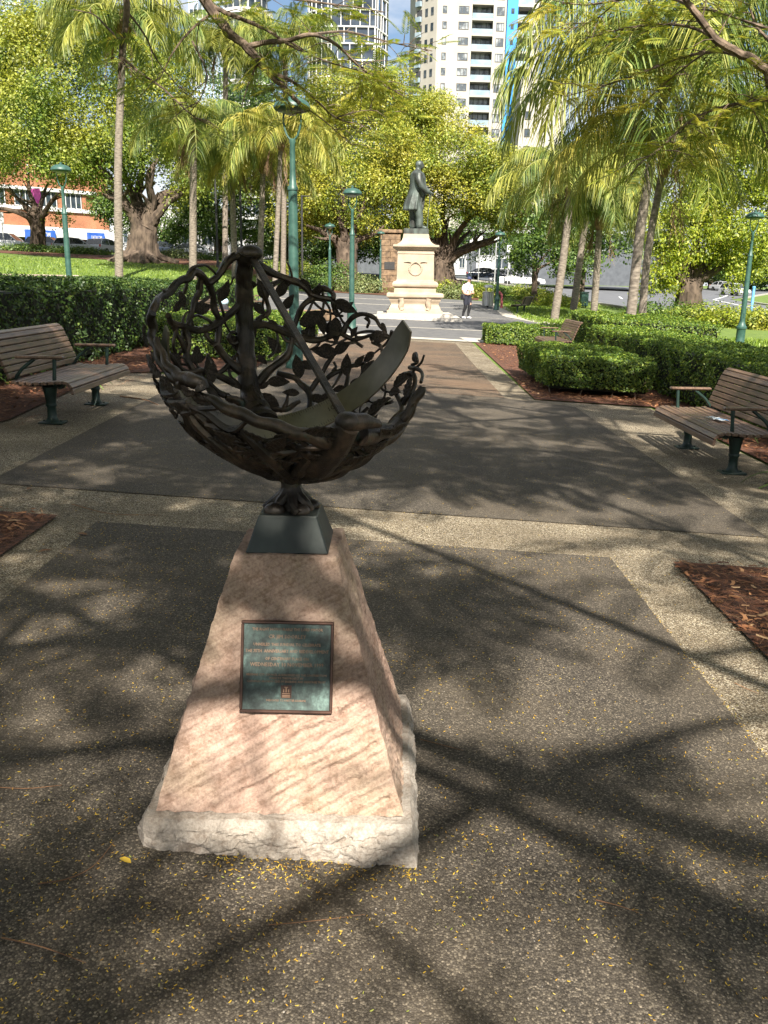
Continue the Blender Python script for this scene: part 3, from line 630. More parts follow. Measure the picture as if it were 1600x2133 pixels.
def put_leaf(a, b_, width=1.0, flip=1, lift=.004):
    a, b_ = np.array(a), np.array(b_); c = (a+b_)/2; x = b_-a; ln = np.linalg.norm(x); x = x/ln; nn = norm(CB-c)*flip; nn = norm(nn-x*np.dot(nn, x)); y = np.cross(nn, x)
    o = bpy.data.objects.new('leaf', leaf_me); col.objects.link(o); o.parent = bo
    p = c+norm(CB-c)*lift-SLOC; s = np.array([ln, ln*width, ln])
    o.matrix_local = Matrix([[x[i]*s[0], y[i]*s[1], nn[i]*s[2], p[i]] for i in range(3)]+[[0, 0, 0, 1]])
for x0, y0, x1, y1 in ((690, 360, 640, 250), (740, 345, 800, 250), (775, 410, 830, 330), (1045, 365, 1160, 425), (1050, 450, 1052, 590), (860, 490, 1000, 420), (970, 440, 990, 545), (1290, 480, 1320, 540), (1225, 560, 1335, 548),
                       (1330, 590, 1375, 540), (1130, 550, 1165, 500), (1060, 640, 925, 625), (1040, 640, 1130, 580), (1105, 760, 1110, 640), (1150, 715, 1200, 650), (1185, 760, 1250, 675), (865, 770, 840, 645), (690, 790, 810, 790), (860, 850, 770, 845),
                       (945, 890, 1040, 885), (1215, 960, 1335, 870), (1350, 810, 1445, 750), (1420, 880, 1450, 745), (760, 640, 690, 550), (480, 160, 440, 210), (230, 320, 260, 400), (320, 310, 345, 235), (440, 370, 490, 255), (310, 420, 400, 390), (330, 600, 300, 690),
                       (640, 650, 690, 700), (480, 770, 560, 830), (660, 850, 760, 940), (400, 800, 380, 640), (860, 690, 950, 720), (870, 250, 925, 335), (520, 110, 470, 190), (1455, 640, 1475, 690), (240, 700, 190, 640), (200, 420, 250, 350), (620, 300, 560, 250), (1240, 1010, 1270, 960)):
    put_leaf(zp(x0, y0), zp(x1, y1), 1.05)
for a_, b_ in tw_leaves:
    v_ = norm(b_-a_); put_leaf(a_, a_+v_*random.Random(int(a_[0]*1e5)).uniform(.045, .075), 1.05)
r3 = random.Random(9); cnt = 0
while cnt < 60:
    u, v = r3.uniform(.45, 1.9), r3.uniform(0, 2*PI); p = sp(u, v, RB*1.03)
    if not (-.75 < low(p) < -.10 and front_side(p)): continue
    q = sp(u+r3.uniform(-.05, .16), v+r3.choice((-1, 1))*r3.uniform(.10, .24)/max(.5, math.sin(u)), RB*1.045)
    if low(q) > -.03: continue
    put_leaf(p, q, r3.uniform(.9, 1.3), -1, -.006); cnt += 1
for x0, y0, x1, y1 in ((500, 1030, 690, 1075), (870, 1040, 1080, 1030), (730, 1110, 640, 1160), (300, 830, 420, 900)): put_leaf(zp(x0, y0, False), zp(x1, y1, False), 1.0, -1, -.012)
# hour band: half an equatorial ring, engraved
RS = .372; BW = .098
band = MB(); V = []; F = []; nS = 60
def bandp(a, s, r): return CB+r*(math.cos(a)*EW-math.sin(a)*NB)+GN*s
for i in range(nS+1):
    a = -.04+(PI+.08)*i/nS; e = min(i, nS-i)/nS; h = BW/2*min(1, .30+e*7) if i > nS/2 else BW/2*min(1, .62+e*9)
    for r, s in ((RS, -h), (RS, h), (RS+.006, h), (RS+.006, -h)): V.append(bandp(a, s, r))
for i in range(nS):
    for j in range(4): F.append((i*4+j, i*4+(j+1) % 4, i*4+4+(j+1) % 4, i*4+4+j))
F += [(0, 1, 2, 3), (nS*4+3, nS*4+2, nS*4+1, nS*4)]
band.add(V, F); bd = band.build('hour_band', M['scale_metal'], sd, smooth=True, sub=SLOC, fix=True)
tk = MB()
A10 = 1.00
for k in range(-3, 50):                                   # five-minute marks running from ten o'clock towards noon
    a = A10+(k)*.0218; ln = .020 if k % 12 == 0 else (.014 if k % 3 == 0 else .009)
    for edge, sg in ((BW/2-.003, -1), (-BW/2+.003, 1)):
        if edge < 0 and k % 3 and k > 8: continue
        q = [bandp(a-.0018, edge, RS-.0008), bandp(a+.0018, edge, RS-.0008), bandp(a+.0018, edge+sg*ln, RS-.0008), bandp(a-.0018, edge+sg*ln, RS-.0008)]
        tk.add(q, [(0, 1, 2, 3)])
tk.build('hour_marks', M['engraving'], bd, sub=SLOC)['kind'] = 'stuff'
V_, F_ = text_mesh('10', .026, 0, 3)
Q = [bandp(A10-.006-v_[0]/RS, .004+v_[1], RS-.0009) for v_ in V_]
MB().add(Q, F_).build('hour_numeral', M['engraving'], bd, sub=SLOC)
# gnomon bar between the bearings
g = MB(); Rg = np.stack([GN, EW, NB], 1); g.box(CB, (RB*1.98, .024, .010), Rg, bev=.002); g.build('gnomon', M['bronze'], sd, sub=SLOC)
# ------------------------------------------------------------------ trees, palms, hedges, shrubs
LEAF4 = np.array([(-.5, 0, 0), (0, -.26, .05), (.5, 0, -.03), (0, .26, .05)]); LF4 = np.array([[0, 1, 2, 3]])
def leaf_cloud(lobes, n, size, seed, clump=.8, per=26, shell=.55, droop=.35):
    """leaves in clumps spread through ellipsoid lobes (c, r); returns M, T"""
    g = np.random.default_rng(seed); kids = []
    if size > .18:                                     # billows: smaller lobes bulging from each big one
        for c, r in lobes:
            kids.append((c, np.array(r)*.86))
            for _ in range(7):
                d = norm(g.normal(size=3)+[0, -.35, .25]); q = g.uniform(.30, .5); kids += [(np.array(c)+d*np.array(r)*.78, np.array(r)*q)]*2
        lobes = kids
    A = np.array([r[0]*r[1]+r[1]*r[2]+r[0]*r[2] for c, r in lobes]); A = A/A.sum()
    k = max(1, n//per); li = g.choice(len(lobes), k, p=A)
    d = g.normal(size=(k, 3)); d /= np.linalg.norm(d, axis=1)[:, None]
    rad = shell+(1.04-shell)*g.power(2.2, k)
    C = np.array([lobes[i][0] for i in li]); R = np.array([lobes[i][1] for i in li]); cc = C+d*R*rad[:, None]
    T = np.repeat(cc, per, 0)+np.clip(g.normal(size=(k*per, 3)), -1.6, 1.6)*clump*np.array([.6, .6, .42])
    on = np.repeat(d, per, 0)*.8+np.array([0, 0, .55])+g.normal(size=(k*per, 3))*.55
    on /= np.linalg.norm(on, axis=1)[:, None]
    t = g.normal(size=(k*per, 3)); t[:, 2] -= droop; x = t-on*np.sum(t*on, 1)[:, None]; x /= np.linalg.norm(x, axis=1)[:, None]; y = np.cross(on, x)
    s = size*g.uniform(.6, 1.35, k*per)[:, None]
    return np.stack([x*s, y*s, on*s], 2), T
def px_lobes(L, Y0): return [(at(px, py, Y0+dy), np.array([rx*Y0/FPX, ry_d, ry*Y0/FPX])) for px, py, rx, ry, dy, ry_d in L]
def limbs(mb, base, r0, fork, targets, rr, seed, sub=3, twist=.35):
    """trunk to a fork, limbs curving out to the targets, side branches off each"""
    g = np.random.default_rng(seed); base = np.array(base, float); fork = np.array(fork, float)
    flare = [base-[0, 0, .15], base+(fork-base)*.08, base+(fork-base)*.3, base+(fork-base)*.65, fork, fork+(fork-base)*.25]
    P = catmull(flare, 3); mb.tube([p+g.normal(size=3)*r0*.025*[1, 1, 0] for p in P], np.interp(np.linspace(0, 1, len(P)), [0, .12, .35, .75, 1], [r0*1.8, r0*1.3, r0, r0*.8, r0*.12]), 14)
    if r0 > .5:                                        # buttress roots
        for k in range(9):
            a = k*.7+g.uniform(-.2, .2); h = np.array([math.cos(a), math.sin(a), 0]); mb.tube(catmull([base+(fork-base)*g.uniform(.5, .9)+h*r0*.72, base+(fork-base)*.3+h*r0*.85, base+h*r0*1.25+[0, 0, .35], base+h*r0*g.uniform(1.9, 2.6)-[0, 0, .08]], 4), np.linspace(r0*.22, r0*.16, 13)*(1+.3*g.random()), 7)
    tips = []
    for tg in targets:
        tg = np.array(tg, float); d = tg-fork; ln = np.linalg.norm(d); out = norm([d[0], d[1], 0])
        m1 = fork+d*.33+g.normal(size=3)*ln*.05*twist*2+np.array([0, 0, ln*.03]); m2 = fork+d*.68+g.normal(size=3)*ln*.07*twist*2+np.array([0, 0, ln*.05])
        st_ = base+(fork-base)*g.uniform(.62, .95)+out*r0*.25; P = catmull([st_, fork+d*.12+out*r0*.2, m1, m2, tg], 5); R_ = np.interp(np.linspace(0, 1, len(P)), [0, .2, 1], [rr*1.25, rr*.85, rr*.2]); mb.tube([p+g.normal(size=3)*R_[i]*.05 for i, p in enumerate(P)], R_, 9); tips.append(tg)
        for q in range(sub):
            i = int(len(P)*g.uniform(.35, .85)); p = P[i]; e = p+norm(g.normal(size=3)*[1, 1, .5]+d/ln*.9+[0, 0, .35])*ln*g.uniform(.22, .42)
            mm = (p+e)/2+g.normal(size=3)*ln*.03; mb.tube(catmull([p, mm, e], 4), np.linspace(R_[i]*.62, R_[i]*.12, 9), 6); tips.append(e)
    return tips
def broad_tree(name, label, base, r0, fork, targets, rr, lobes, n, size, mat, seed, group=None, clump=.8, bark='bark_fig', per=26, shell=.5, sub=3, droop=.35):
    base = np.array(base, float); t = thing(name, label, 'tree', base, 0, group); mb = MB()
    limbs(mb, base, r0, fork, targets, rr, seed, sub); mb.build('trunk', M[bark], t, smooth=True, sub=base)
    Mx, T = leaf_cloud(lobes, n, size, seed, clump, per, shell, droop)
    o = meshobj('crown', scatter('crown', LEAF4, LF4, Mx, T-base), mat, t); o['kind'] = 'stuff'; return t
M['leaf_fig'] = leafmat('fig_leaves', [(0, (.05, .10, .012)), (.45, (.13, .21, .020)), (.8, (.24, .31, .03)), (1, (.34, .37, .06))], .4, patch=(.40, .37, .03), pscale=.22, pfac=.55)
M['leaf_gold'] = leafmat('golden_fig_leaves', [(0, (.07, .12, .014)), (.4, (.19, .26, .022)), (.75, (.34, .38, .035)), (1, (.48, .46, .07))], .4, patch=(.50, .42, .04), pscale=.25, pfac=.55)
M['leaf_dark'] = leafmat('dark_tree_leaves', [(0, (.025, .06, .010)), (.5, (.065, .13, .016)), (1, (.17, .25, .03))], .35)
M['leaf_lime'] = leafmat('lime_fig_leaves', [(0, (.09, .14, .008)), (.4, (.22, .29, .012)), (.8, (.36, .41, .02)), (1, (.46, .46, .05))], .4)
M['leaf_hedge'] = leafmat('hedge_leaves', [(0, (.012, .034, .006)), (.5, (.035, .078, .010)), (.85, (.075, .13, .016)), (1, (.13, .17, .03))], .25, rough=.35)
M['leaf_hedge_bright'] = leafmat('sunlit_hedge_leaves', [(0, (.03, .07, .007)), (.5, (.095, .175, .014)), (.85, (.20, .28, .024)), (1, (.31, .36, .05))], .3, rough=.35)  # raised greens put the sunlit look of the hedge tops into the colour
M['hedge_core'] = pm('hedge_core', (.006, .008, .004), (.016, .018, .009), 6, 1.0)
M['frond'] = leafmat('palm_fronds', [(0, (.05, .10, .022)), (.5, (.13, .20, .04)), (.85, (.26, .31, .07)), (1, (.42, .42, .12))], .4, patch=(.50, .46, .07), pscale=.5, pfac=.6)
M['frond_yellow'] = leafmat('yellowing_palm_fronds', [(0, (.10, .15, .025)), (.5, (.23, .29, .04)), (1, (.45, .43, .09))], .4, patch=(.55, .42, .07), pscale=.6, pfac=.6)
M['feather'] = leafmat('feathery_leaves', [(0, (.09, .14, .014)), (.5, (.20, .27, .025)), (.85, (.34, .37, .035)), (1, (.52, .43, .05))], .45, patch=(.50, .39, .04), pscale=.35, pfac=.7)

# --- figs on the left lawn
b0 = gnd(297, 67); sc = 67/FPX
broad_tree('fig_tree', 'huge spreading fig tree with buttressed trunk on the left lawn', b0, 1.15, at(300, 470, 67),
           [at(215, 405, 65), at(180, 330, 64), at(245, 320, 69), at(330, 330, 66), at(385, 400, 66), at(420, 360, 70), at(290, 300, 72)], .55,
           px_lobes([(140, 180, 130, 120, 0, 4.5), (60, 260, 110, 110, -3, 4), (240, 150, 110, 100, 4, 4.5), (330, 240, 90, 100, 2, 4), (200, 270, 110, 80, -1, 4), (400, 300, 80, 90, 3, 4), (110, 90, 90, 70, 2, 4), (10, 60, 80, 80, 4, 4), (180, 60, 60, 50, 6, 4), (300, 120, 70, 70, 6, 4), (400, 395, 45, 40, 1, 3), (140, 345, 60, 45, -3, 3), (290, 330, 110, 55, 2, 4), (230, 345, 70, 50, -2, 3), (470, 330, 70, 90, 6, 3)], 67), 104000, .21, M['leaf_fig'], 21, 'fig trees in the park', clump=.85)
b0 = gnd(85, 76)
broad_tree('fig_tree', 'fork-trunked fig tree before the brick building', b0, .62, at(80, 462, 75), [at(-20, 435, 73), at(20, 390, 75), at(125, 410, 73), at(60, 360, 75), at(100, 380, 78)], .36,
           px_lobes([(20, 330, 75, 55, -1, 3.5), (-40, 220, 70, 110, 0, 4), (50, 250, 70, 70, 2, 4), (130, 330, 55, 50, 0, 3), (0, 70, 70, 90, -4, 4), (-30, 400, 60, 30, 1, 3), (125, 460, 14, 22, 0, .8)], 75), 46000, .21, M['leaf_fig'], 22, 'fig trees in the park')
# --- figs behind the statue
b0 = gnd(722, 76)
broad_tree('fig_tree', 'broad golden-green fig tree left of the statue', b0, .95, at(722, 520, 76), [at(640, 470, 74), at(690, 420, 75), at(760, 430, 75), at(800, 470, 77), at(720, 380, 78)], .5,
           px_lobes([(700, 400, 110, 70, -2, 4), (780, 300, 90, 80, 2, 5), (640, 310, 90, 90, 1, 5), (720, 220, 100, 70, 4, 5), (800, 210, 60, 60, 6, 4), (620, 430, 60, 50, 0, 3), (810, 420, 60, 60, 4, 3.5), (760, 470, 50, 30, 0, 2.5), (660, 470, 50, 30, -1, 2.5)], 78), 92000, .21, M['leaf_gold'], 23, 'fig trees in the park', clump=.85)
b0 = gnd(925, 82)
broad_tree('fig_tree', 'many-limbed golden fig tree right behind the statue', b0, 1.05, at(922, 545, 82), [at(850, 450, 81), at(880, 400, 82), at(930, 390, 82), at(1000, 440, 80), at(1040, 500, 79), at(980, 480, 83), at(1060, 470, 82)], .5,
           px_lobes([(955, 330, 85, 55, -2, 5), (920, 245, 55, 40, 2, 5), (1030, 390, 70, 60, -3, 5), (890, 400, 60, 70, -3, 4), (985, 400, 80, 40, -3, 4), (1060, 445, 50, 30, -2, 4), (880, 300, 60, 60, 3, 4), (860, 250, 50, 40, 6, 4), (870, 455, 40, 25, -3, 3), (1050, 355, 45, 40, 2, 4)], 82), 86000, .21, M['leaf_gold'], 24, 'fig trees in the park', clump=.85)
# --- darker trees across the park; low ones added as darkness under the crowns
for k, (px, Y, fk, lob, lab) in enumerate((
        (455, 84, 480, [(450, 420, 90, 90, 0, 4), (400, 330, 90, 80, 2, 4), (520, 400, 80, 90, 0, 4), (470, 480, 80, 30, -2, 3), (560, 470, 50, 50, 0, 3)], 'dark leafy tree behind the left row of palms'),
        (600, 92, 490, [(560, 300, 90, 120, 0, 5), (620, 420, 80, 90, -3, 4), (500, 300, 90, 120, 3, 5), (590, 500, 60, 30, -3, 3), (500, 170, 80, 80, 0, 5), (425, 190, 70, 80, 2, 5), (590, 190, 60, 60, 2, 4)], 'dark leafy tree behind the tall nearest lamp'),
        (800, 98, 520, [(800, 420, 90, 110, 0, 5), (840, 500, 60, 40, -4, 4), (760, 500, 60, 40, -4, 4)], 'shaded tree straight behind the statue'),
        (350, 98, 520, [(330, 470, 60, 40, 0, 3), (260, 440, 60, 50, 2, 3), (390, 440, 60, 50, 0, 3)], 'added low dark tree beyond the street left of the white house'),
        (660, 100, 550, [(650, 500, 70, 50, 0, 4), (700, 520, 50, 40, -2, 3), (600, 520, 50, 30, 0, 3)], 'low dark tree added as shade in the gap left of the golden figs'),
        (870, 104, 560, [(870, 510, 70, 60, 0, 4), (950, 485, 80, 65, 2, 4), (1030, 480, 70, 58, 0, 4)], 'added low dark tree across the road behind the statue'),
        (1480, 150, 585, [(1450, 560, 100, 36, 0, 6), (1380, 568, 60, 28, 0, 5), (1530, 552, 70, 44, 4, 6)], 'distant tree beyond the bend of the road'),
        (1620, 145, 585, [(1610, 545, 80, 50, 0, 6), (1680, 540, 60, 50, 0, 6)], 'distant tree at the right edge beyond the road'),
        (1115, 62, 560, [(1110, 520, 45, 40, 0, 2.0), (1150, 490, 50, 50, 1, 2), (1090, 545, 28, 22, -1, 1.4), (1180, 545, 40, 35, 1, 2)], 'small dark tree by the far bench on the right'),
        (1210, 70, 560, [(1190, 400, 80, 120, 2, 4), (1270, 430, 80, 130, 0, 4), (1230, 520, 70, 50, -2, 3), (1130, 420, 50, 70, 4, 3)], 'dark tree standing behind the right-hand palms'))):
    b0 = gnd(px, Y); lobes = px_lobes(lob, Y)
    broad_tree('park_tree', lab, b0, .22 if k == 8 else .4, at(px, fk, Y), [c for c, r in lobes[:4]], .14 if k == 8 else .24, lobes, 9000 if k == 8 else (10000 if Y > 140 else 22000), .22 if k == 8 else (.5 if Y > 140 else .28), M['leaf_dark'], 40+k, 'dark trees across the park', clump=.5 if k == 8 else .9)
# --- weeping lime-green fig at the road
b0 = gnd(1440, 56)
broad_tree('fig_tree', 'lime-green weeping fig tree beside the road', b0, .85, at(1440, 590, 56), [at(1370, 540, 55), at(1400, 470, 56), at(1480, 500, 56), at(1530, 545, 55), at(1560, 470, 57), at(1450, 430, 57)], .42,
           px_lobes([(1380, 520, 45, 60, 0, 2.5), (1345, 590, 16, 40, -1, .9), (1440, 470, 90, 60, 1, 3), (1540, 440, 90, 90, 0, 3.5), (1600, 330, 80, 110, 1, 3.5), (1500, 350, 90, 90, 2, 3.5), (1430, 400, 70, 70, 2, 3), (1530, 560, 10, 55, -2, .6), (1470, 540, 50, 28, 0, 2), (1590, 540, 34, 50, 0, 2), (1400, 580, 20, 30, -1, 1), (1560, 240, 80, 70, 3, 3)], 56), 60000, .19, M['leaf_lime'], 25, 'fig trees in the park', clump=.5, droop=1.1)

# --- palms
def palm(label, base, top, r0, nf, flen, seed, droop=1.0, mat='frond', lean=0.0, stalk=True, pairs=88):
    g = np.random.default_rng(seed); base = np.array(base, float); top = np.array(top, float)
    t = thing('queen_palm', label, 'palm', base, 0, 'queen palms'); b = MB()
    mid = (base+top)/2+np.array([lean, 0, 0]); P = catmull([base-[0, 0, .2], base+(top-base)*.06, mid, top], 7); n = len(P)
    b.tube(P, [r0*(1.35-.5*min(1, i/4)-.22*i/n)*(1+.035*(i % 2)) for i in range(n)], 10); b.build('trunk', M['bark_grey'], t, smooth=True, sub=base)
    b = MB(); b.tube([top-[0, 0, .35], top, top+[0, 0, .55], top+[0, 0, 1.1]], [r0*.72, r0*1.15, r0*.95, r0*.35], 10)
    for k in range(10):
        a = k*2*PI/10; b.tube([top+[r0*.7*math.cos(a), r0*.7*math.sin(a), -.25+.3*(k % 3)], top+[r0*1.5*math.cos(a), r0*1.5*math.sin(a), .25+.3*(k % 3)]], [r0*.28, r0*.08], 5)
    b.build('crown_shaft', M['boot'], t, smooth=True, sub=base)
    rc = MB(); LT = []; LM = []
    TV = []
    nf = int(nf*1.4)
    for f in range(nf):
        a = f*2.39996+g.uniform(-.2, .2); el = math.radians(g.uniform(62, 78))*(1-f/nf)+math.radians(8)*(f/nf); L_ = flen*g.uniform(.85, 1.1)*(.72+.28*min(1, 3*f/nf))
        h = np.array([math.cos(a), math.sin(a), 0]); p = top+[0, 0, .5]+h*r0*.5; th = el; S = 20; pts = [p]; ths = [th]
        for s in range(S): th -= (.045+.085*(s/S)**.8)*droop*g.uniform(.9, 1.1); th = max(th, -1.45); p = p+(h*math.cos(th)+np.array([0, 0, math.sin(th)]))*L_/S; pts.append(p); ths.append(th)
        rc.tube(pts, np.linspace(.035, .006, S+1), 4, cap=False)
        for k in range(pairs):
            s = (.10+.90*(k+.5)/pairs)*S; i = min(S-1, int(s)); q = pts[i]+(pts[i+1]-pts[i])*(s-i); d = norm(pts[i+1]-pts[i]); sd_ = np.array([-h[1], h[0], 0]); upv = np.cross(sd_, d) if False else norm(np.cross(d, sd_))
            ln = 1.3*math.sin(PI*(.12+.80*(k+.5)/pairs))**.7*g.uniform(.85, 1.15)*flen/4.2
            for sg in (-1, 1):
                x = norm(sd_*sg*.75+d*.55+upv*g.uniform(-.35, .45)+np.array([0, 0, -.35])); LT.append(q); 
                dn = norm(x+np.array([0, 0, -1.0-.4*g.random()])); LM.append((x, dn, ln, norm(np.cross(x, [0, 0, 1.])+g.normal(size=3)*.3)))
    rc.build('rachis', M['rachis'], t, smooth=True, sub=base)
    LT = np.array(LT)-base; x = np.array([m_[0] for m_ in LM]); dn = np.array([m_[1] for m_ in LM]); ln = np.array([m_[2] for m_ in LM])[:, None]; wv = np.array([m_[3] for m_ in LM])*.019*flen/4.2
    A = LT; B = LT+x*ln*.42; C = B+dn*ln*.62
    V = np.stack([A-wv*.5, A+wv*.5, B-wv, B+wv, C-wv*.15, C+wv*.15], 1).reshape(-1, 3); n = len(A); o_ = (np.arange(n)*6)[:, None]
    F = np.concatenate([o_+np.array([0, 1, 3, 2]), o_+np.array([2, 3, 5, 4])])
    o = meshobj('fronds', fastmesh('fronds', V, F), M[mat], t); o['kind'] = 'stuff'
    dv = []; df = []                                   # dead fronds hanging against the trunk
    for f in range(int(g.integers(2, 5))):
        a = g.uniform(0, 6.28); h = np.array([math.cos(a), math.sin(a), 0]); p = top+[0, 0, .1]+h*r0; th = -.4; pts = [p]
        for s in range(10): th = max(-1.5, th-.22); p = p+(h*math.cos(th)+np.array([0, 0, math.sin(th)]))*flen*.055; pts.append(p)
        for k in range(46):
            q = pts[1+k % 9]+g.normal(size=3)*.03; e = q+norm(h*.25+g.normal(size=3)*.35+[0, 0, -1.2])*g.uniform(.3, .8); w_ = norm(g.normal(size=3))*.014; o_ = len(dv); dv += [q-w_, q+w_, e+w_*.3, e-w_*.3]; df.append((o_, o_+1, o_+2, o_+3))
    MB().add(dv, df).build('dead_fronds', M['boot'], t, sub=base)['kind'] = 'stuff'
    if stalk:
        s = MB(); a = g.uniform(0, 6.28); h = np.array([math.cos(a), math.sin(a), 0]); q = top+[0, 0, .1]
        P = catmull([q, q+h*.6-[0, 0, .1], q+h*.95-[0, 0, .9]], 4); s.tube(P, .025, 5)
        for k in range(26): e = P[-1]+np.array([g.normal()*.13, g.normal()*.13, -g.uniform(.5, 1.0)]); s.tube([P[-1-k % 4], (P[-1]+e)/2, e], [.012, .009, .006], 3)
        s.build('flower_stalk', M['boot'], t, sub=base)
    return t
M['boot'] = pm('palm_leaf_bases', (.10, .055, .03), (.30, .19, .11), 9, .9, bmp=.5, bscale=30)
M['rachis'] = pm('frond_rachis', (.20, .22, .06), (.34, .33, .11), 6, .6)
def palm_px(label, pxb, Y, pxt, pyt, r0, nf, flen, seed, **k):
    bse = gnd(pxb, Y); palm(label, bse, at(pxt, pyt, Y), r0, nf, flen, seed, **k)
palm_px('tall pale-trunked queen palm on the left lawn, leftmost of the palms', 248, 50, 257, 70, .30, 17, 5.0, 1, lean=-.15)
palm_px('queen palm with shaggy dead leaf bases, second palm from the left', 402, 54, 403, 285, .30, 18, 4.6, 2, pairs=66)
palm_px('queen palm with orange-stained trunk, third palm from the left', 490, 60, 482, 335, .27, 17, 4.4, 3)
palm_px('queen palm with slim trunk directly left of the tall nearest lamp', 540, 58, 548, 350, .26, 17, 4.4, 4, mat='frond_yellow')
palm_px('slim queen palm with yellow fronds behind the tall nearest lamp', 571, 52, 585, 300, .20, 16, 4.4, 5, mat='frond_yellow')
palm_px('very tall queen palm rising behind the leftmost lamps', 470, 70, 470, 110, .28, 18, 5.2, 6)
palm_px('very tall queen palm beneath the dark glass tower', 590, 72, 595, 100, .28, 18, 5.0, 7)
palm_px('queen palm beside the far bench, leftmost palm right of the statue', 1160, 45, 1190, 395, .27, 18, 4.4, 8, lean=.05)
palm_px('young queen palm with low drooping fronds between the right-hand palms', 1242, 47, 1250, 465, .25, 16, 3.6, 9, droop=1.15)
palm_px('queen palm with trunk leaning right behind the clipped hedge', 1198, 52, 1230, 380, .27, 16, 4.4, 10)
palm_px('stout queen palm leaning right, the nearer of two at the hedge', 1318, 27, 1385, 175, .20, 22, 5.6, 11, lean=-.10, pairs=74)
palm_px('leaning queen palm with ringed trunk beside the stout one', 1344, 29, 1382, 345, .17, 18, 4.2, 12, lean=-.12, mat='frond_yellow', pairs=66)

# --- clipped hedges
def hedge(label, x0, x1, y0, y1, h, dens, mat, size=.045, seed=0, far_faces=False, stems=True, zoff=0.06):
    g = np.random.default_rng(seed); cx, cy = (x0+x1)/2, (y0+y1)/2; base = np.array([cx, cy, zg(cx, cy)])
    t = thing('clipped_hedge', label, 'hedge', base); b = MB()
    ny = max(2, int((y1-y0)/1.5)); V = []; F = []
    for i in range(ny+1):
        y = y0+.1+(y1-y0-.2)*i/ny
        for x in (x0+.1, x1-.1):
            z = zg(x, y); V += [(x, y, z+.12), (x, y, z+h-.1)]
    for i in range(ny):
        a = i*4; F += [(a, a+1, a+5, a+4), (a+2, a+6, a+7, a+3), (a+1, a+3, a+7, a+5), (a, a+4, a+6, a+2)]
    F += [(0, 2, 3, 1), (ny*4, ny*4+1, ny*4+3, ny*4+2)]
    b.add(V, F); b.build('core', M['hedge_core'], t, sub=base)
    W, D = x1-x0, y1-y0; faces = [(W*D, 'top'), (W*h, 'near'), (D*h, 'left' if cx > 0 else 'right')]
    if far_faces: faces += [(D*h, 'right' if cx > 0 else 'left'), (W*h, 'far')]
    Ts, Ns = [], []
    for ar, fc in faces:
        n = int(ar*dens); u, v = g.uniform(0, 1, n), g.uniform(0, 1, n)**.9; dp = np.abs(g.normal(0, .05, n))
        if fc == 'top': X, Y, Z, nn = x0+W*u, y0+D*v, h-dp, (0, 0, 1)
        elif fc == 'near': X, Y, Z, nn = x0+W*u, y0+dp, zoff+(h-zoff)*v, (0, -1, 0)
        elif fc == 'far': X, Y, Z, nn = x0+W*u, y1-dp, zoff+(h-zoff)*v, (0, 1, 0)
        elif fc == 'left': X, Y, Z, nn = x0+dp, y0+D*u, zoff+(h-zoff)*v, (-1, 0, 0)
        else: X, Y, Z, nn = x1-dp, y0+D*u, zoff+(h-zoff)*v, (1, 0, 0)
        X, Y, Z = [np.broadcast_to(q, (n,)).astype(float) for q in (X, Y, Z)]
        wob = .05*np.sin(X*3.1+Y*2.3)*np.sin(Y*1.7+Z*4.1)+.035*np.sin(X*7.3-Y*6.1+Z*8)
        P = np.stack([X, Y, Z], 1)+np.array(nn)*wob[:, None]
        P[:, 2] += np.array([zg(a, c_) for a, c_ in zip(P[:, 0], P[:, 1])]); Ts.append(P); Ns.append(np.tile(nn, (n, 1)).astype(float))
    T = np.concatenate(Ts); on = np.concatenate(Ns)*.75+np.array([0, 0, .35])+g.normal(size=T.shape)*.55; on /= np.linalg.norm(on, axis=1)[:, None]
    tt = g.normal(size=T.shape); x = tt-on*np.sum(tt*on, 1)[:, None]; x /= np.linalg.norm(x, axis=1)[:, None]; y = np.cross(on, x); s = size*g.uniform(.6, 1.4, len(T))[:, None]
    o = meshobj('foliage', scatter('foliage', LEAF4, LF4, np.stack([x*s, y*s, on*s], 2), T-base), M[mat], t); o['kind'] = 'stuff'
    if stems:
        for k in range(min(14, int((W+D)*1.6))):
            xx = g.uniform(x0+.12, x1-.12) if k % 2 else (x0+.14 if cx > 0 else x1-.14); yy = y0+.12 if k % 2 else g.uniform(y0+.1, y1-.1); zb = zg(xx, yy)
            MB().tube([(xx, yy, zb-.02), (xx+g.normal()*.03, yy+g.normal()*.03, zb+.14), (xx+g.normal()*.06, yy+g.normal()*.06, zb+.32)], [.014, .011, .006], 5).build('stem', M['bark_brown'], t, sub=base)
    return t
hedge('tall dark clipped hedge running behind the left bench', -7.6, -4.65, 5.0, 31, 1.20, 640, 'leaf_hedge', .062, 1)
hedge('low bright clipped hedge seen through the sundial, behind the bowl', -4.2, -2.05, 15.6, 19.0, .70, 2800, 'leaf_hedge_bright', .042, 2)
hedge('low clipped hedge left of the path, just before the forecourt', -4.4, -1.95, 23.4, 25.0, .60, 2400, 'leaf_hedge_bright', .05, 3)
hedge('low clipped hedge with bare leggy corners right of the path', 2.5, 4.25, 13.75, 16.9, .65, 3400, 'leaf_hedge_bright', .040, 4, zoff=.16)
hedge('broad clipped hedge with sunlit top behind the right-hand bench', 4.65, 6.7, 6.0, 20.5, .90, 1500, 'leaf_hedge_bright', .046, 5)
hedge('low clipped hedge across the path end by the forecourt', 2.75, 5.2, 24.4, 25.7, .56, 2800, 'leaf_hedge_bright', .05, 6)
hedge('clipped hedge block under the leaning palms', 5.6, 8.6, 22.6, 27.5, .98, 1200, 'leaf_hedge_bright', .055, 7)

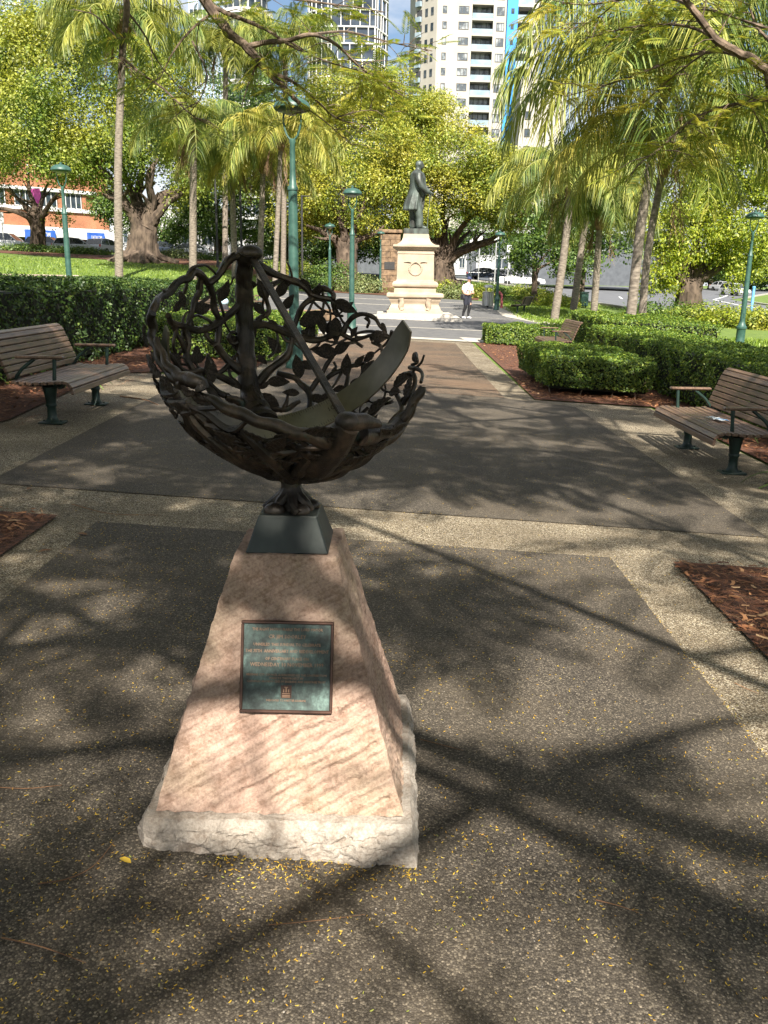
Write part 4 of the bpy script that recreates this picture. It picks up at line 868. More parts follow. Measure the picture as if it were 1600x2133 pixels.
# --- shrubs and strap-leaved plants
def shrub(label, c, r, n, size, mat, seed, group='low shrubs round the forecourt', name='mounded_shrub'):
    c = np.array(c, float); t = thing(name, label, 'shrub', c, 0, group); g = np.random.default_rng(seed)
    lobes = [(c+[0, 0, r[2]*.45], np.array(r)*.8)]+[(c+[g.uniform(-.6, .6)*r[0], g.uniform(-.5, .5)*r[1], r[2]*g.uniform(.3, .6)], np.array(r)*g.uniform(.35, .55)) for _ in range(5)]
    Mx, T = leaf_cloud(lobes, n, size, seed, size*2.2, 12, .6); T[:, 2] = np.maximum(T[:, 2], c[2]+.02)
    o = meshobj('foliage', scatter('foliage', LEAF4, LF4, Mx, T-c), M[mat], t); o['kind'] = 'stuff'
    b = MB()
    for k in range(6): a = k; b.tube([(0, 0, -.02), (r[0]*.2*math.cos(a), r[1]*.2*math.sin(a), r[2]*.35), (r[0]*.5*math.cos(a), r[1]*.5*math.sin(a), r[2]*.7)], [.03, .02, .008], 5)
    b.build('stem', M['bark_brown'], t)
M['leaf_grey'] = leafmat('grey_green_leaves', [(0, (.07, .10, .03)), (.6, (.16, .20, .06)), (1, (.28, .30, .12))], .2)
for k, (px, Y, r, n, sz, mt, lab) in enumerate((
        (750, 64, (2.0, 1.3, 1.0), 4200, .13, 'leaf_grey', 'rounded grey-green shrub left of the statue pedestal'), (690, 66, (2.6, 1.6, 1.7), 5000, .17, 'leaf_dark', 'dark glossy shrub behind the left forecourt lamps'), (645, 63, (1.8, 1.4, .8), 2500, .15, 'leaf_dark', 'dark low shrub at the left end of the bed'),
        (948, 62, (1.6, 1.1, .8), 3000, .13, 'leaf_grey', 'pale low shrub right of the statue pedestal'), (985, 64, (1.6, 1.1, .9), 3000, .13, 'leaf_fig', 'green low shrub behind the walking man'), (1010, 66, (1.8, 1.1, .8), 3000, .14, 'leaf_dark', 'dark low shrub behind the litter bin'),
        (920, 66, (1.4, 1.1, .9), 2400, .14, 'leaf_lime', 'yellow-green shrub at the foot of the many-limbed fig'), (1120, 63, (2.0, 1.4, .8), 3600, .14, 'leaf_fig', 'leafy bed shrub left of the small tree'), (1090, 72, (2.2, 1.4, .7), 3000, .15, 'leaf_fig', 'sunny green shrub in front of the white pickup'), (1160, 58, (1.6, 1.2, .7), 2600, .13, 'leaf_lime', 'lime bed shrub by the foot of the palms'),
        (1385, 50, (2.6, 1.2, .9), 3800, .16, 'leaf_dark', 'dark bank shrub under the weeping fig'), (1470, 48, (2.6, 1.1, .9), 3800, .16, 'leaf_fig', 'green bank shrub left of the right-hand lamp'), (1545, 46, (2.4, 1.1, .95), 3800, .15, 'leaf_lime', 'sunlit bank shrub behind the right-hand lamp'), (1610, 45, (2.2, 1.1, .95), 3200, .15, 'leaf_gold', 'golden bank shrub at the right edge'),
        (30, 74.5, (3.4, 1.1, .45), 3600, .17, 'leaf_dark', 'dark bank shrub below the white wagon'), (130, 74.5, (3.2, 1.0, .4), 3600, .17, 'leaf_dark', 'dark bank shrub below the grey hatchback'), (190, 74, (2.2, 1.0, .35), 2200, .16, 'leaf_dark', 'low bank shrub left of the huge fig'),
        (375, 76, (2.4, 1.2, .8), 2600, .17, 'leaf_grey', 'pale green shrub right of the huge fig'), (440, 78, (2.6, 1.2, .7), 2600, .17, 'leaf_dark', 'dark shrub before the white house'), (600, 76, (2.6, 1.2, 1.0), 2600, .17, 'leaf_fig', 'green shrub behind the slim palm trunks'))):
    shrub(lab, gnd(px, Y), r, n, sz, mt, 60+k)
def strap_plant(label, c, n, ln, seed, mat='strap'):
    g = np.random.default_rng(seed); c = np.array(c, float); t = thing('strap_leaf_plant', label, 'plant', c, 0, 'strap-leaved plants beside the benches')
    tp = [(-.5, 0), (.5, 0)]
    for k in range(n):
        a = g.uniform(0, 6.28); el = g.uniform(.7, 1.35); L_ = ln*g.uniform(.7, 1.1); h = np.array([math.cos(a), math.sin(a), 0]); p = np.zeros(3); sd_ = np.array([-h[1], h[0], 0]); V = []; S = 7
        for s in range(S+1):
            w_ = .022*math.sin(PI*(.15+.82*s/S)); V += [p-sd_*w_, p+h*.006*0+[0, 0, -.006], p+sd_*w_]; el -= .26; p = p+(h*math.cos(el)+np.array([0, 0, math.sin(el)]))*L_/S
        F = [(s*3+j, s*3+j+1, s*3+4+j, s*3+3+j) for s in range(S) for j in (0, 1)]
        MB().add(V, F).build('leaf', M[mat], t, smooth=True)
M['strap'] = pm('strap_leaves', (.06, .13, .02), (.16, .25, .04), 5, .4)
strap_plant('arching strap-leaved plant at the far end of the left bench', (-4.0, 11.1, zg(-4, 11.1)+.02), 16, .62, 1)
strap_plant('bright strap-leaved plant behind the right-hand bench', (4.2, 10.6, zg(4.2, 10.6)+.02), 18, .6, 2)
strap_plant('strap-leaved plant at the right edge, nearest the camera', (3.85, 7.6, zg(3.85, 7.6)+.02), 16, .68, 3)
# ------------------------------------------------------------------ feathery shade trees over the near path
def spray_tpl():
    """one twice-feathered leaf, about one unit long, lying flat"""
    V = []; F = []
    V += [(0, -.006, 0), (0, .006, 0), (1, .003, -.10), (1, -.003, -.10)]; F.append((0, 1, 2, 3))
    for k in range(13):
        t = .12+.84*k/12; z = -.10*t*t; ln = .30*math.sin(PI*(.18+.72*t))**.8
        for s in (-1, 1):
            a = 1.08-.25*t; dx, dy = math.cos(a)*ln, s*math.sin(a)*ln; nx, ny = -dy/ln*.026, dx/ln*.026; o = len(V)
            V += [(t, 0, z), (t+dx*.45+nx, dy*.45+ny, z-.01), (t+dx, dy, z-.05), (t+dx*.45-nx, dy*.45-ny, z-.01)]; F.append((o, o+1, o+2, o+3))
    return np.array(V), np.array(F)
SPV, SPF = spray_tpl()
def coarse_tpl():
    V = []; F = []
    for k in range(7):
        t = .1+.84*k/6; z = -.10*t*t; ln = .34*math.sin(PI*(.18+.72*t))**.8
        for s in (-1, 1):
            a = 1.08-.25*t; dx, dy = math.cos(a)*ln, s*math.sin(a)*ln; nx, ny = -dy/ln*.05, dx/ln*.05; o = len(V)
            V += [(t, 0, z), (t+dx*.45+nx, dy*.45+ny, z-.01), (t+dx, dy, z-.05), (t+dx*.45-nx, dy*.45-ny, z-.01)]; F.append((o, o+1, o+2, o+3))
    return np.array(V), np.array(F)
COV, COF = coarse_tpl()
def ground_px(px, py):
    d = ray(px, py); tt = -CAMH/d[2]
    for _ in range(6): p = EYE+d*tt; tt = (zg(p[0], p[1])-CAMH)/d[2]
    return EYE+d*tt
SUNNY = []                                             # chosen sunlit patches: crown tufts that would shade them are left out
for px, py, rx, ry in ((880, 1095, 130, 40), (1220, 1130, 120, 25), (1390, 1250, 100, 80), (1540, 1500, 70, 90), (1240, 1470, 120, 60), (1330, 1750, 90, 50), (960, 1720, 80, 60), (1090, 1890, 140, 60), (1250, 2060, 90, 40), (300, 1320, 90, 36), (230, 1480, 140, 40), (60, 1580, 60, 60), (150, 1760, 90, 45), (120, 1130, 70, 40), (560, 1110, 50, 20), (1130, 1050, 90, 20), (1060, 990, 60, 14), (150, 930, 60, 12), (1480, 1060, 90, 20), (950, 800, 140, 20), (900, 760, 130, 18), (1000, 740, 100, 14)):
    c = ground_px(px, py); a = ground_px(px+rx, py); b = ground_px(px, py-ry); SUNNY.append((c[0], c[1], abs(a[0]-c[0])+.16, abs(b[1]-c[1])+.16))
for x, y, z, rx, ry in ((-.28, 2.35, .65, .5, .5), (-.30, 2.2, .2, .80, .70), (-.25, 2.3, .45, .6, .55)): k = z/SUND[2]; SUNNY.append((x-SUND[0]*k, y-SUND[1]*k, rx, ry))
def sunny(q):
    k = (q[2]-zg(q[0], q[1]))/SUND[2]; gx, gy = q[0]-SUND[0]*k, q[1]-SUND[1]*k
    return any(((gx-x)/rx)**2+((gy-y)/ry)**2 < 1 for x, y, rx, ry in SUNNY)
def shade_tree(label, base, fork, boughs, crown, nspray, seed, r0=.28, size=.5, extra=(), group='feathery shade trees over the path', nlimb=9):
    """boughs: traced limb paths [(points, r0, r1, sprays per metre)]; crown: (centre, rx, ry, rz) flat umbrella"""
    g = np.random.default_rng(seed); base = np.array(base, float); fork = np.array(fork, float); t = thing('shade_tree', label, 'tree', base, 0, group); b = MB()
    b.tube(catmull([base-[0, 0, .2], base+(fork-base)*.1, base+(fork-base)*.5, fork], 4), np.interp(np.linspace(0, 1, 13), [0, .15, 1], [r0*1.7, r0*1.15, r0*.85]), 12)
    T, X, SZ = [], [], []
    def spray(p, d):
        T.append(p); X.append(d)
    cc, rx, ry, rz = crown; cc = np.array(cc, float)
    nl = nlimb
    for k in range(nl):
        a = k*2*PI/nl+g.uniform(-.25, .25); e = cc+np.array([rx*.72*math.cos(a), ry*.72*math.sin(a), -rz*.2]); mid = fork*.5+e*.5+np.array([0, 0, .6]); P = catmull([fork, fork*.75+mid*.25+[0, 0, .3], mid, e], 5); b.tube(P, np.linspace(r0*.34, .02, len(P)), 8)
        for q in range(7):
            i = int(len(P)*g.uniform(.4, .98)); p = P[i]; e2 = p+np.array([g.normal()*rx*.25, g.normal()*ry*.25, g.normal()*rz*.3]); pp = catmull([p, (p+e2)/2+[0, 0, .15], e2], 3); b.tube(pp, np.linspace(.045, .012, len(pp)), 5)
            for w_ in range(3):
                e3 = e2+np.array([g.normal()*.7, g.normal()*.7, g.normal()*.25]); b.tube([e2, (e2+e3)/2, e3], [.013, .010, .006], 4)
    CT, CX = [], []
    for k in range(max(1, nspray//26)):                # leaf tufts with open sky between them
        a, rr = g.uniform(0, 2*PI), math.sqrt(g.random()); q = cc+np.array([rx*rr*math.cos(a), ry*rr*math.sin(a), rz*(1-rr*rr)*.6+g.normal()*rz*.25]); tr_ = g.uniform(.3, .62)
        if sunny(q): continue
        for j in range(26):
            h = g.uniform(0, 2*PI); o = np.array([math.cos(h), math.sin(h), -.2+g.normal()*.25]); CT.append(q+o*tr_*g.uniform(0, .8)+[0, 0, g.normal()*.10]); CX.append(o)
    for k in range(int(nspray*.10)):                   # single leaves between the tufts
        a, rr = g.uniform(0, 2*PI), math.sqrt(g.random()); h = g.uniform(0, 2*PI); q = cc+np.array([rx*rr*math.cos(a), ry*rr*math.sin(a), g.normal()*rz*.5])
        if sunny(q) and g.random() < .6: continue
        CT.append(q); CX.append(np.array([math.cos(h), math.sin(h), -.2+g.normal()*.25]))
    for pts, ra, rb_, dens in boughs:
        P = catmull(pts, 6); n = len(P); b.tube([p+g.normal(size=3)*ra*.07 for p in P], np.linspace(ra, rb_, n)*(1+.05*np.sin(np.arange(n)*.9)), 9 if ra > .03 else 5)
        ln = sum(np.linalg.norm(P[i+1]-P[i]) for i in range(n-1))
        for q in range(int(ln*dens*1.0)):
            i = g.integers(n//4, n); d = norm(P[min(i+1, n-1)]-P[max(i-1, 0)]); o = norm(d*.5+g.normal(size=3)*[.8, .8, .35]); tw = P[i]+o*g.uniform(.1, .5)+[0, 0, -.05]
            b.tube([P[i], (P[i]+tw)/2+[0, 0, .03], tw], [.007, .005, .003], 4, cap=False)
            for w_ in range(2): dd = norm(o+g.normal(size=3)*[.7, .7, .3]); spray(tw-o*g.uniform(0, .2), dd*[1, 1, .6])
    b.build('trunk', M['bark_brown'], t, smooth=True, sub=base)
    me = []
    for T_, X_, tv, tf, sm in ((CT, CX, COV, COF, 1.0), (T, X, SPV, SPF, .74)):
        if not len(T_): continue
        T_ = np.array(T_); x = np.array([norm(d) for d in X_]); n = len(T_); up = np.array([0, 0, 1.])+g.normal(size=(n, 3))*.28; z = up-x*np.sum(up*x, 1)[:, None]; z /= np.linalg.norm(z, axis=1)[:, None]; y = np.cross(z, x); s = sm*size*g.uniform(.65, 1.25, n)[:, None]
        o = meshobj('crown' if sm == 1 else 'hanging_sprays', scatter('crown', tv, tf, np.stack([x*s, y*s, z*s], 2), T_-base), M['feather'], t); o['kind'] = 'stuff'
    return t
def tr(L, Y): return [at(px, py, Y+(q[0] if q else 0)) for px, py, *q in L]
# left tree: the bough that hangs into the top of the picture
LB = (-7.6, 8.2); lb = np.array([LB[0], LB[1], zg(*LB)]); lf = lb+[.5, .3, 3.4]
Yb = 11.0
left_boughs = [
    ([lf, lf+[1.6, .9, 1.7]]+tr([(330, -90), (400, -35), (440, 20), (475, 65), (515, 100), (550, 140), (590, 180), (625, 215)], Yb), .088, .024, 1.5),
    (tr([(420, 0), (460, 22), (510, 42), (555, 62), (600, 92), (640, 112)], Yb), .032, .010, 4), (tr([(510, 98), (555, 88), (600, 84), (650, 72), (700, 92, .6), (740, 130, 1), (790, 170, 1.5), (850, 205, 2)], Yb), .034, .008, 6),
    (tr([(650, 72), (720, 66, .6), (790, 82, 1.2), (850, 96, 1.8), (900, 106, 2.4)], Yb), .018, .004, 6), (tr([(560, 150), (600, 165), (650, 200, .6), (700, 245, 1.2), (760, 262, 1.8)], Yb), .026, .006, 9),
    (tr([(585, 178), (598, 205), (610, 240)], Yb), .016, .006, 2), (tr([(540, 125), (528, 150), (515, 180), (503, 225)], Yb), .015, .005, 2), (tr([(600, 190), (640, 225, .4), (680, 255, .8), (730, 300, 1.2)], Yb), .016, .004, 5),
    (tr([(430, 10), (470, -20, .6), (560, -10, 1.2), (660, 5, 1.8), (740, 15, 2.4), (800, 25, 3)], Yb), .030, .006, 6), (tr([(445, 25), (400, 60), (360, 110), (330, 170)], Yb), .018, .005, 3), (tr([(400, 85), (430, 150), (420, 200), (395, 235)], Yb), .012, .004, 4),
    ([lf, lf+[.8, 1.4, 1.6]]+tr([(230, -90, .5), (262, -20, .5), (262, 50, .5), (252, 110, .5), (250, 165, .5)], Yb), .075, .014, 1.5), (tr([(258, 90, .5), (225, 60, .5), (195, 30, .6), (150, 20, .8)], Yb), .018, .005, 3), (tr([(254, 120, .5), (290, 150, .5), (340, 185, .6), (400, 240, .8), (440, 262, 1)], Yb), .020, .005, 5),
    (tr([(262, 20, .5), (300, 70, .6), (330, 130, .7), (380, 190, .8)], Yb), .016, .004, 4), (tr([(600, 84), (660, 120, .5), (720, 140, 1), (800, 160, 1.5)], Yb), .014, .004, 5), (tr([(700, 245, 1.2), (760, 230, 1.6), (820, 235, 2)], Yb), .010, .003, 10)]
shade_tree('feathery shade tree whose bare bough hangs in at the top left', lb, lf, left_boughs, ((-4.6, 4.6, 7.0), 6.2, 6.0, 1.0), 3200, 3, .30, .46)
RBs = (7.6, 9.5); rb0 = np.array([RBs[0], RBs[1], zg(*RBs)]); rf = rb0+[-.3, .2, 3.2]
Yr = 10.0
right_boughs = [
    ([rf, rf+[-.9, .2, 1.0]]+tr([(1660, 190), (1600, 148), (1555, 118), (1500, 88), (1462, 45), (1430, 0), (1400, -50)], Yr), .062, .028, 2.5),
    ([rf, rf+[-.8, .5, .5]]+tr([(1640, 212), (1560, 214), (1500, 225), (1440, 250), (1385, 300), (1340, 335)], Yr), .030, .006, 8), (tr([(1470, 236), (1440, 275), (1395, 330)], Yr), .010, .004, 8),
    (tr([(1580, 130), (1500, 108, .4), (1420, 120, .8), (1340, 150, 1.2), (1260, 178, 1.6), (1180, 200, 2)], Yr), .022, .005, 8), (tr([(1530, 105), (1450, 60, .5), (1370, 50, 1), (1290, 62, 1.5), (1220, 80, 2)], Yr), .022, .005, 7),
    (tr([(1440, 10), (1370, -10, .5), (1290, 0, 1), (1210, 10, 1.5), (1130, -5, 2)], Yr), .022, .004, 8), (tr([(1500, 90), (1440, 130, .4), (1390, 170, .8), (1340, 215, 1.2)], Yr), .014, .004, 8),
    (tr([(1560, 214), (1580, 250, .3), (1600, 300, .5)], Yr), .010, .004, 5), (tr([(1600, 60), (1540, 40, .4), (1470, 20, .8), (1400, 22, 1.2)], Yr), .018, .004, 9), (tr([(1620, 100), (1580, 60, .3), (1560, 10, .4)], Yr), .022, .008, 7), (tr([(1290, 0, 1), (1240, 40, 1.4), (1190, 60, 1.7)], Yr), .010, .003, 9)]
shade_tree('feathery shade tree reaching in from the right edge', rb0, rf, right_boughs, ((4.8, 4.0, 6.8), 6.0, 6.2, 1.0), 3200, 4, .30, .46)
for k, (bx, by, cx, cy, rx, ry, n, lab) in enumerate(((7.2, -7.5, 1.4, -3.3, 6.0, 6.2, 3500, 'feathery shade tree standing behind the viewer on the right'), (-6.5, -6.0, -4.0, -2.2, 4.8, 6.0, 2900, 'feathery shade tree standing behind the viewer on the left'), )):
    bb = np.array([bx, by, zg(bx, by)]); shade_tree(lab, bb, bb+[-.3, .5, 3.6], ([([bb+[-.3, .5, 3.6], (4.9, -5.4, 5.0), (3.4, -4.3, 5.1), (2.3, -3.6, 5.1), (1.0, -2.9, 5.15), (.1, -2.35, 5.3), (-.7, -2.6, 5.4)], .095, .035, .6), ([(.9, -2.85, 5.15), (-.2, -3.4, 5.4), (-1.2, -4.2, 5.7)], .05, .02, 1.5)] if k == 0 else []), ((cx, cy, 6.4), rx, ry, 1.0), n, 6+k, .34, .55)
# ------------------------------------------------------------------ lamps
def make_lamp():
    t = thing('park_lamp', '', 'lamp post'); b = MB()
    b.lathe([(.17, 0), (.17, .05), (.155, .08), (.155, .62), (.165, .64), (.185, .66), (.185, .72), (.15, .76), (.11, .86), (.10, .92)], 16).build('base_sleeve', M['green_paint'], t, smooth=True)
    b = MB(); b.lathe([(.092, .9), (.088, 2.2), (.080, 3.1), (.078, 3.3), (.092, 3.31), (.092, 3.36), (.062, 3.40), (.050, 3.6), (.046, 4.1), (.055, 4.14), (.055, 4.18), (.03, 4.2)], 14); b.build('post', M['green_paint'], t, smooth=True)
    for s in (-1, 1):
        MB().tube(catmull([(s*.02, 0, 4.17), (s*.10, 0, 4.27), (s*.15, 0, 4.45), (s*.15, 0, 4.62), (s*.13, 0, 4.70)], 4), .018, 7).build('fork_arm', M['green_paint'], t, smooth=True)
    sh = MB().lathe([(.02, 4.66), (.22, 4.655), (.285, 4.675), (.315, 4.71), (.315, 4.74), (.28, 4.81), (.19, 4.87), (.08, 4.895), (.045, 4.90), (.045, 4.95), (.02, 4.97)], 24).build('lamp_shade', M['green_paint'], t, smooth=True)
    MB().lathe([(.01, 4.60), (.10, 4.605), (.16, 4.64), (.17, 4.658)], 18).build('lamp_lens', M['lens'], sh, smooth=True)
    MB().box((0, -.115 + .02, 1.15), (.07, .008, .16)).build('door_plate', M['green_paint'], t)
    return t
M['lens'] = pm('lamp_lens', (.30, .29, .26), (.42, .41, .38), 8, .3)
lp = make_lamp()
lamps = [((612, 15.13), 'nearest tall green park lamp, standing behind the sundial bowl'), ((733, 28.8), 'green park lamp on the forecourt corner left of the statue'), ((687, 50.6), 'distant green park lamp just left of the forecourt-corner lamp'), ((792, 68.0), 'farthest green park lamp by the stone pillar'),
         ((1037, 51.5), 'green park lamp between the litter bin and the far bench'), ((1556, 30.0), 'green park lamp with open fork at the right edge'), ((145, 27.5), 'dark green park lamp before the brick building, leftmost lamp')]
for i, ((px, Y), lab) in enumerate(lamps):
    o = lp if i == 0 else copy_tree(lp); p = gnd(px, Y); o.scale = (.95, .95, .885); o.location = tuple(p-[0, 0, .01]); o['label'] = lab; o['group'] = 'green mushroom-headed park lamps'; o.rotation_euler = (0, 0, random.uniform(-.6, .6) if i != 5 else .2)
# ------------------------------------------------------------------ benches
def make_bench():
    t = thing('park_bench', '', 'bench'); L_ = 1.86
    prof = [(-.235, .425, -6), (-.165, .418, -3), (-.095, .414, 0), (-.025, .414, 2), (.045, .418, 4), (.115, .424, 5), (.185, .428, 4), (.248, .424, -14), (.292, .396, -48), (.310, .345, -80)]
    back = [(-.285, .482, -70), (-.308, .540, -70), (-.331, .598, -70), (-.354, .656, -70), (-.377, .714, -70), (-.400, .772, -70), (-.426, .828, -58), (-.466, .864, -22)]
    for nm, PR in (('seat_slat', prof), ('back_slat', back)):
        for x, z, a in PR:
            o = MB().box((0, 0, 0), (.054, L_, .030), bev=.006).build(nm, M['timber'], t, smooth=False); o.location = (x, random.uniform(-.004, .004), z); o.rotation_euler = (0, -math.radians(a), 0)
    for s in (-1, 1):
        y = s*.66
        b = MB(); b.box((0, y, .010), (.24, .17, .02), bev=.008); b.lathe([(.075, .02), (.060, .035), (.045, .06), (.042, .16), (.052, .175), (.052, .19), (.046, .20), (.06, .30), (.072, .36)], 14, (0, y, 0))
        for dx in (-.085, .085): b.lathe([(.012, .02), (.012, .032)], 8, (dx, y, 0))
        b.build('pedestal_leg', M['green_dark'], t, smooth=True)
        b = MB(); b.tube(catmull([(.30, y, .33), (.24, y, .395), (.1, y, .385), (-.1, y, .375), (-.24, y, .39), (-.30, y, .44), (-.36, y, .59), (-.425, y, .76), (-.475, y, .835)], 4), [.022]*33, 8, flat=.8)
        b.lathe([(.035, -.03), (.035, .03)], 12, (.11, y, .375), ax=rotx(PI/2)); b.lathe([(.035, -.03), (.035, .03)], 12, (-.27, y, .40), ax=rotx(PI/2))
        b.build('end_frame', M['green_dark'], t, smooth=True)
        b = MB(); ya = s*.80
        b.tube([(.10, ya-s*.17, .375), (.10, ya-s*.03, .378), (.10, ya, .40), (.11, ya, .52), (.12, ya, .64)], [.020, .020, .020, .017, .020], 8); b.build('arm_bracket', M['green_dark'], t, smooth=True)
        b = MB(); b.tube([(-.28, ya-s*.17, .42), (-.28, ya-s*.03, .425), (-.27, ya, .45), (-.20, ya, .54), (-.07, ya, .64)], [.018, .018, .018, .016, .018], 8); b.build('arm_bracket', M['green_dark'], t, smooth=True)
        MB().box((-.02, ya, .655), (.46, .075, .030), bev=.012).build('armrest', M['timber'], t)
    return t
bn = make_bench()
benches = [(-3.28, 9.1, 0, 'slatted timber bench left of the sundial, before the tall hedge'), (3.40, 8.95, PI, 'slatted timber bench at the right edge with a blue wrapper on its seat'), (4.15, 21.9, PI, 'slatted bench in the hedge alcove right of the path'), (-4.0, 21.9, 0, 'slatted bench in the hedge alcove seen through the sundial bowl'),
           (7.55, 50.3, PI*.86, 'orange-brown slatted bench on the lawn by the litter bin'), (-5.6, 38.5, 0, 'slatted bench on the far left of the forecourt, seen past the bowl')]
for i, (x, y, rz, lab) in enumerate(benches):
    o = bn if i == 0 else copy_tree(bn); z = zg(x, y); o.location = (x, y, z+.006); o.rotation_euler = (0, 0, rz); o['label'] = lab; o['group'] = 'slatted park benches'
# wrapper on the right bench, bag on the alcove bench
b = MB(); V = []; g = np.random.default_rng(3)
for i in range(7):
    for j in range(4): V.append((i*.045-.13, j*.03-.045+.01*math.sin(i), .010+.014*abs(math.sin(i*1.9+j*2.3))))
b.add(V, [(i*4+j, i*4+4+j, i*4+5+j, i*4+1+j) for i in range(6) for j in range(3)])
M['wrapper'] = pm('plastic_wrapper', (.12, .33, .62), (.75, .80, .85), 14, .25, lo=.42, hi=.55)
o = b.build('snack_wrapper', M['wrapper'], smooth=True); o.location = (3.42, 8.85, zg(3.42, 8.85)+.442); o.rotation_euler = (0, 0, 1.9); tag(o, 'crumpled blue and white wrapper lying on the right-hand bench seat', 'wrapper')
p = np.array([-3.95, 21.4, zg(-3.95, 21.4)+.45]); t = thing('backpack', 'dark backpack with pale blue top left on the alcove bench', 'bag', p)
M['pale_blue'] = pm('pale_blue_cloth', (.35, .52, .62), (.48, .64, .72), 12, .8); M['dark_cloth'] = pm('dark_cloth', (.012, .012, .016), (.03, .03, .036), 20, .85)
b = MB(); b.box((0, 0, .19), (.24, .32, .36), bev=.07, tap=.85); b.box((.13, 0, .13), (.07, .22, .18), bev=.03); b.build('bag_body', M['dark_cloth'], t, smooth=True)
b = MB(); b.ball((0, 0, .40), (.12, .15, .10), 12, 8); b.build('bag_flap', M['pale_blue'], t, smooth=True)
for s in (-1, 1): MB().tube(catmull([(-.12, s*.09, .34), (-.2, s*.09, .26), (-.19, s*.09, .1), (-.12, s*.09, .06)], 4), .014, 6).build('strap', M['dark_cloth'], t, smooth=True)
# ------------------------------------------------------------------ twigs and fallen leaves on the path
def twig(label, pts, r, name='fallen_twig'):
    P = catmull([(x, y, zg(x, y)+.0165+h) for x, y, h in pts], 5); c = P[0]; o = MB().tube(P, np.linspace(r, r*.5, len(P)), 5).build(name, M['twig'], smooth=True, sub=c); o.location = tuple(c); tag(o, label, 'twig', 'dry twigs on the path')
def G0(px, py):
    d = ray(px, py); tt = -CAMH/d[2]
    for _ in range(6): p = EYE+d*tt; tt = (zg(p[0], p[1])-CAMH)/d[2]
    return (EYE+d*tt)[:2]
for lab, pts, r in (('long curved orange twig left of the stone base', [(80, 1852), (140, 1842), (195, 1815), (237, 1766)], .0022), ('thin dark twig at the left edge of the picture', [(5, 1965), (90, 1985), (180, 2018)], .0022), ('straight pale twig in the foreground centre', [(560, 1938), (650, 1930), (760, 1916)], .0016),
                    ('thin twig right of the pedestal', [(875, 1548), (920, 1560), (965, 1572)], .0018), ('curled twig on the aggregate band at the left', [(150, 1055), (230, 1075), (330, 1078)], .003), ('twig on the asphalt left of the pedestal', [(0, 1650), (60, 1652), (130, 1645)], .0018), ('short twig by the right aggregate strip', [(1240, 1885), (1290, 1898), (1330, 1912)], .0018), ('twig lying beside the right mulch bed', [(1530, 1430), (1555, 1442), (1580, 1452)], .0022), ('bent twig in front of the left bench foot', [(250, 828), (300, 835), (330, 846)], .008)):
    twig(lab, [(*G0(x, y), 0) for x, y in pts], r)
for k, (px, py, lab) in enumerate(((172, 1118, 'small brown dead leaf on the left aggregate strip'), (95, 1153, 'darker dead leaf by the left mulch bed'), (62, 1022, 'dead leaf on the crossing band at the left'), (262, 1802, 'bright yellow leaf beside the stone base'))):
    x, y = G0(px, py); o = meshobj('dead_leaf', scatter('dead_leaf', np.array([(-.5, 0, .02), (-.2, -.2, .1), (.25, -.18, .09), (.5, 0, 0), (.25, .18, .1), (-.2, .2, .12), (0, 0, .03)]), np.array([[0, 1, 6], [1, 2, 6], [2, 3, 6], [3, 4, 6], [4, 5, 6], [5, 0, 6]]), np.eye(3)[None]*(.075 if k < 3 else .045), np.zeros((1, 3))), M['twig'] if k < 3 else M['yellow_leaf'] if 'yellow_leaf' in M else M['litter'])
    o.location = (x, y, zg(x, y)+.014); o.rotation_euler = (0, 0, -.4+k); tag(o, lab, 'leaf', 'single fallen leaves')
# ------------------------------------------------------------------ low stone wall on the left lawn, paper scrap on the hedge
M['wall_stone'] = pm('wall_stone', (.16, .11, .09), (.42, .34, .29), 2.5, .9, bmp=.5, bscale=14)
c0 = gnd(-40, 33); c1 = gnd(142, 34.5); t = thing('stone_wall', 'low retaining wall of pinkish stone blocks behind the left hedge', 'wall', c0); d = norm((c1-c0)*[1, 1, 0]); ln = np.linalg.norm((c1-c0)[:2]); an = math.atan2(d[1], d[0])
wz = 1.6-(580-570)/FPX*34
for row in range(2):
    x = -.3*row
    while x < ln:
        w_ = random.uniform(.55, 1.0); p = c0+d*(x+w_/2); MB().box((0, 0, 0), (w_-.02, .4+random.uniform(-.04, .04), .17), rotz(an), bev=.02).build('stone_block', M['wall_stone'], t).location = tuple(p-c0+[0, 0, wz-c0[2]-.10+.18*row-(p[2]-c0[2])*0]); x += w_
MB().box((ln/2*d[0], ln/2*d[1], (wz-c0[2])/2-.12), (ln, .34, wz-c0[2]+.1), rotz(an)).build('footing', M['wall_stone'], t)
o = MB().box((0, 0, 0), (.16, .10, .02), bev=.008).build('paper_scrap', M['white']); o.location = (-5.35, 13.6, zg(-5.35, 13.6)+1.215); o.rotation_euler = (.1, .05, .5); tag(o, 'white paper scrap lying on top of the tall left hedge', 'paper')
# low forecourt wall seen through the bowl
c0 = gnd(590, 31); c1 = gnd(690, 33); t = thing('stone_wall', 'low pale stone wall along the left side of the forecourt', 'wall', c0); d = norm((c1-c0)*[1, 1, 0]); ln = np.linalg.norm((c1-c0)[:2]); an = math.atan2(d[1], d[0])
for row in range(2):
    x = 0
    while x < ln: w_ = random.uniform(.5, .8); p = c0+d*(x+w_/2); MB().box((0, 0, 0), (w_-.02, .38, .2), rotz(an), bev=.02).build('stone_block', M['sandstone_dark'], t).location = tuple(p-c0+[0, 0, .10+.205*row]); x += w_
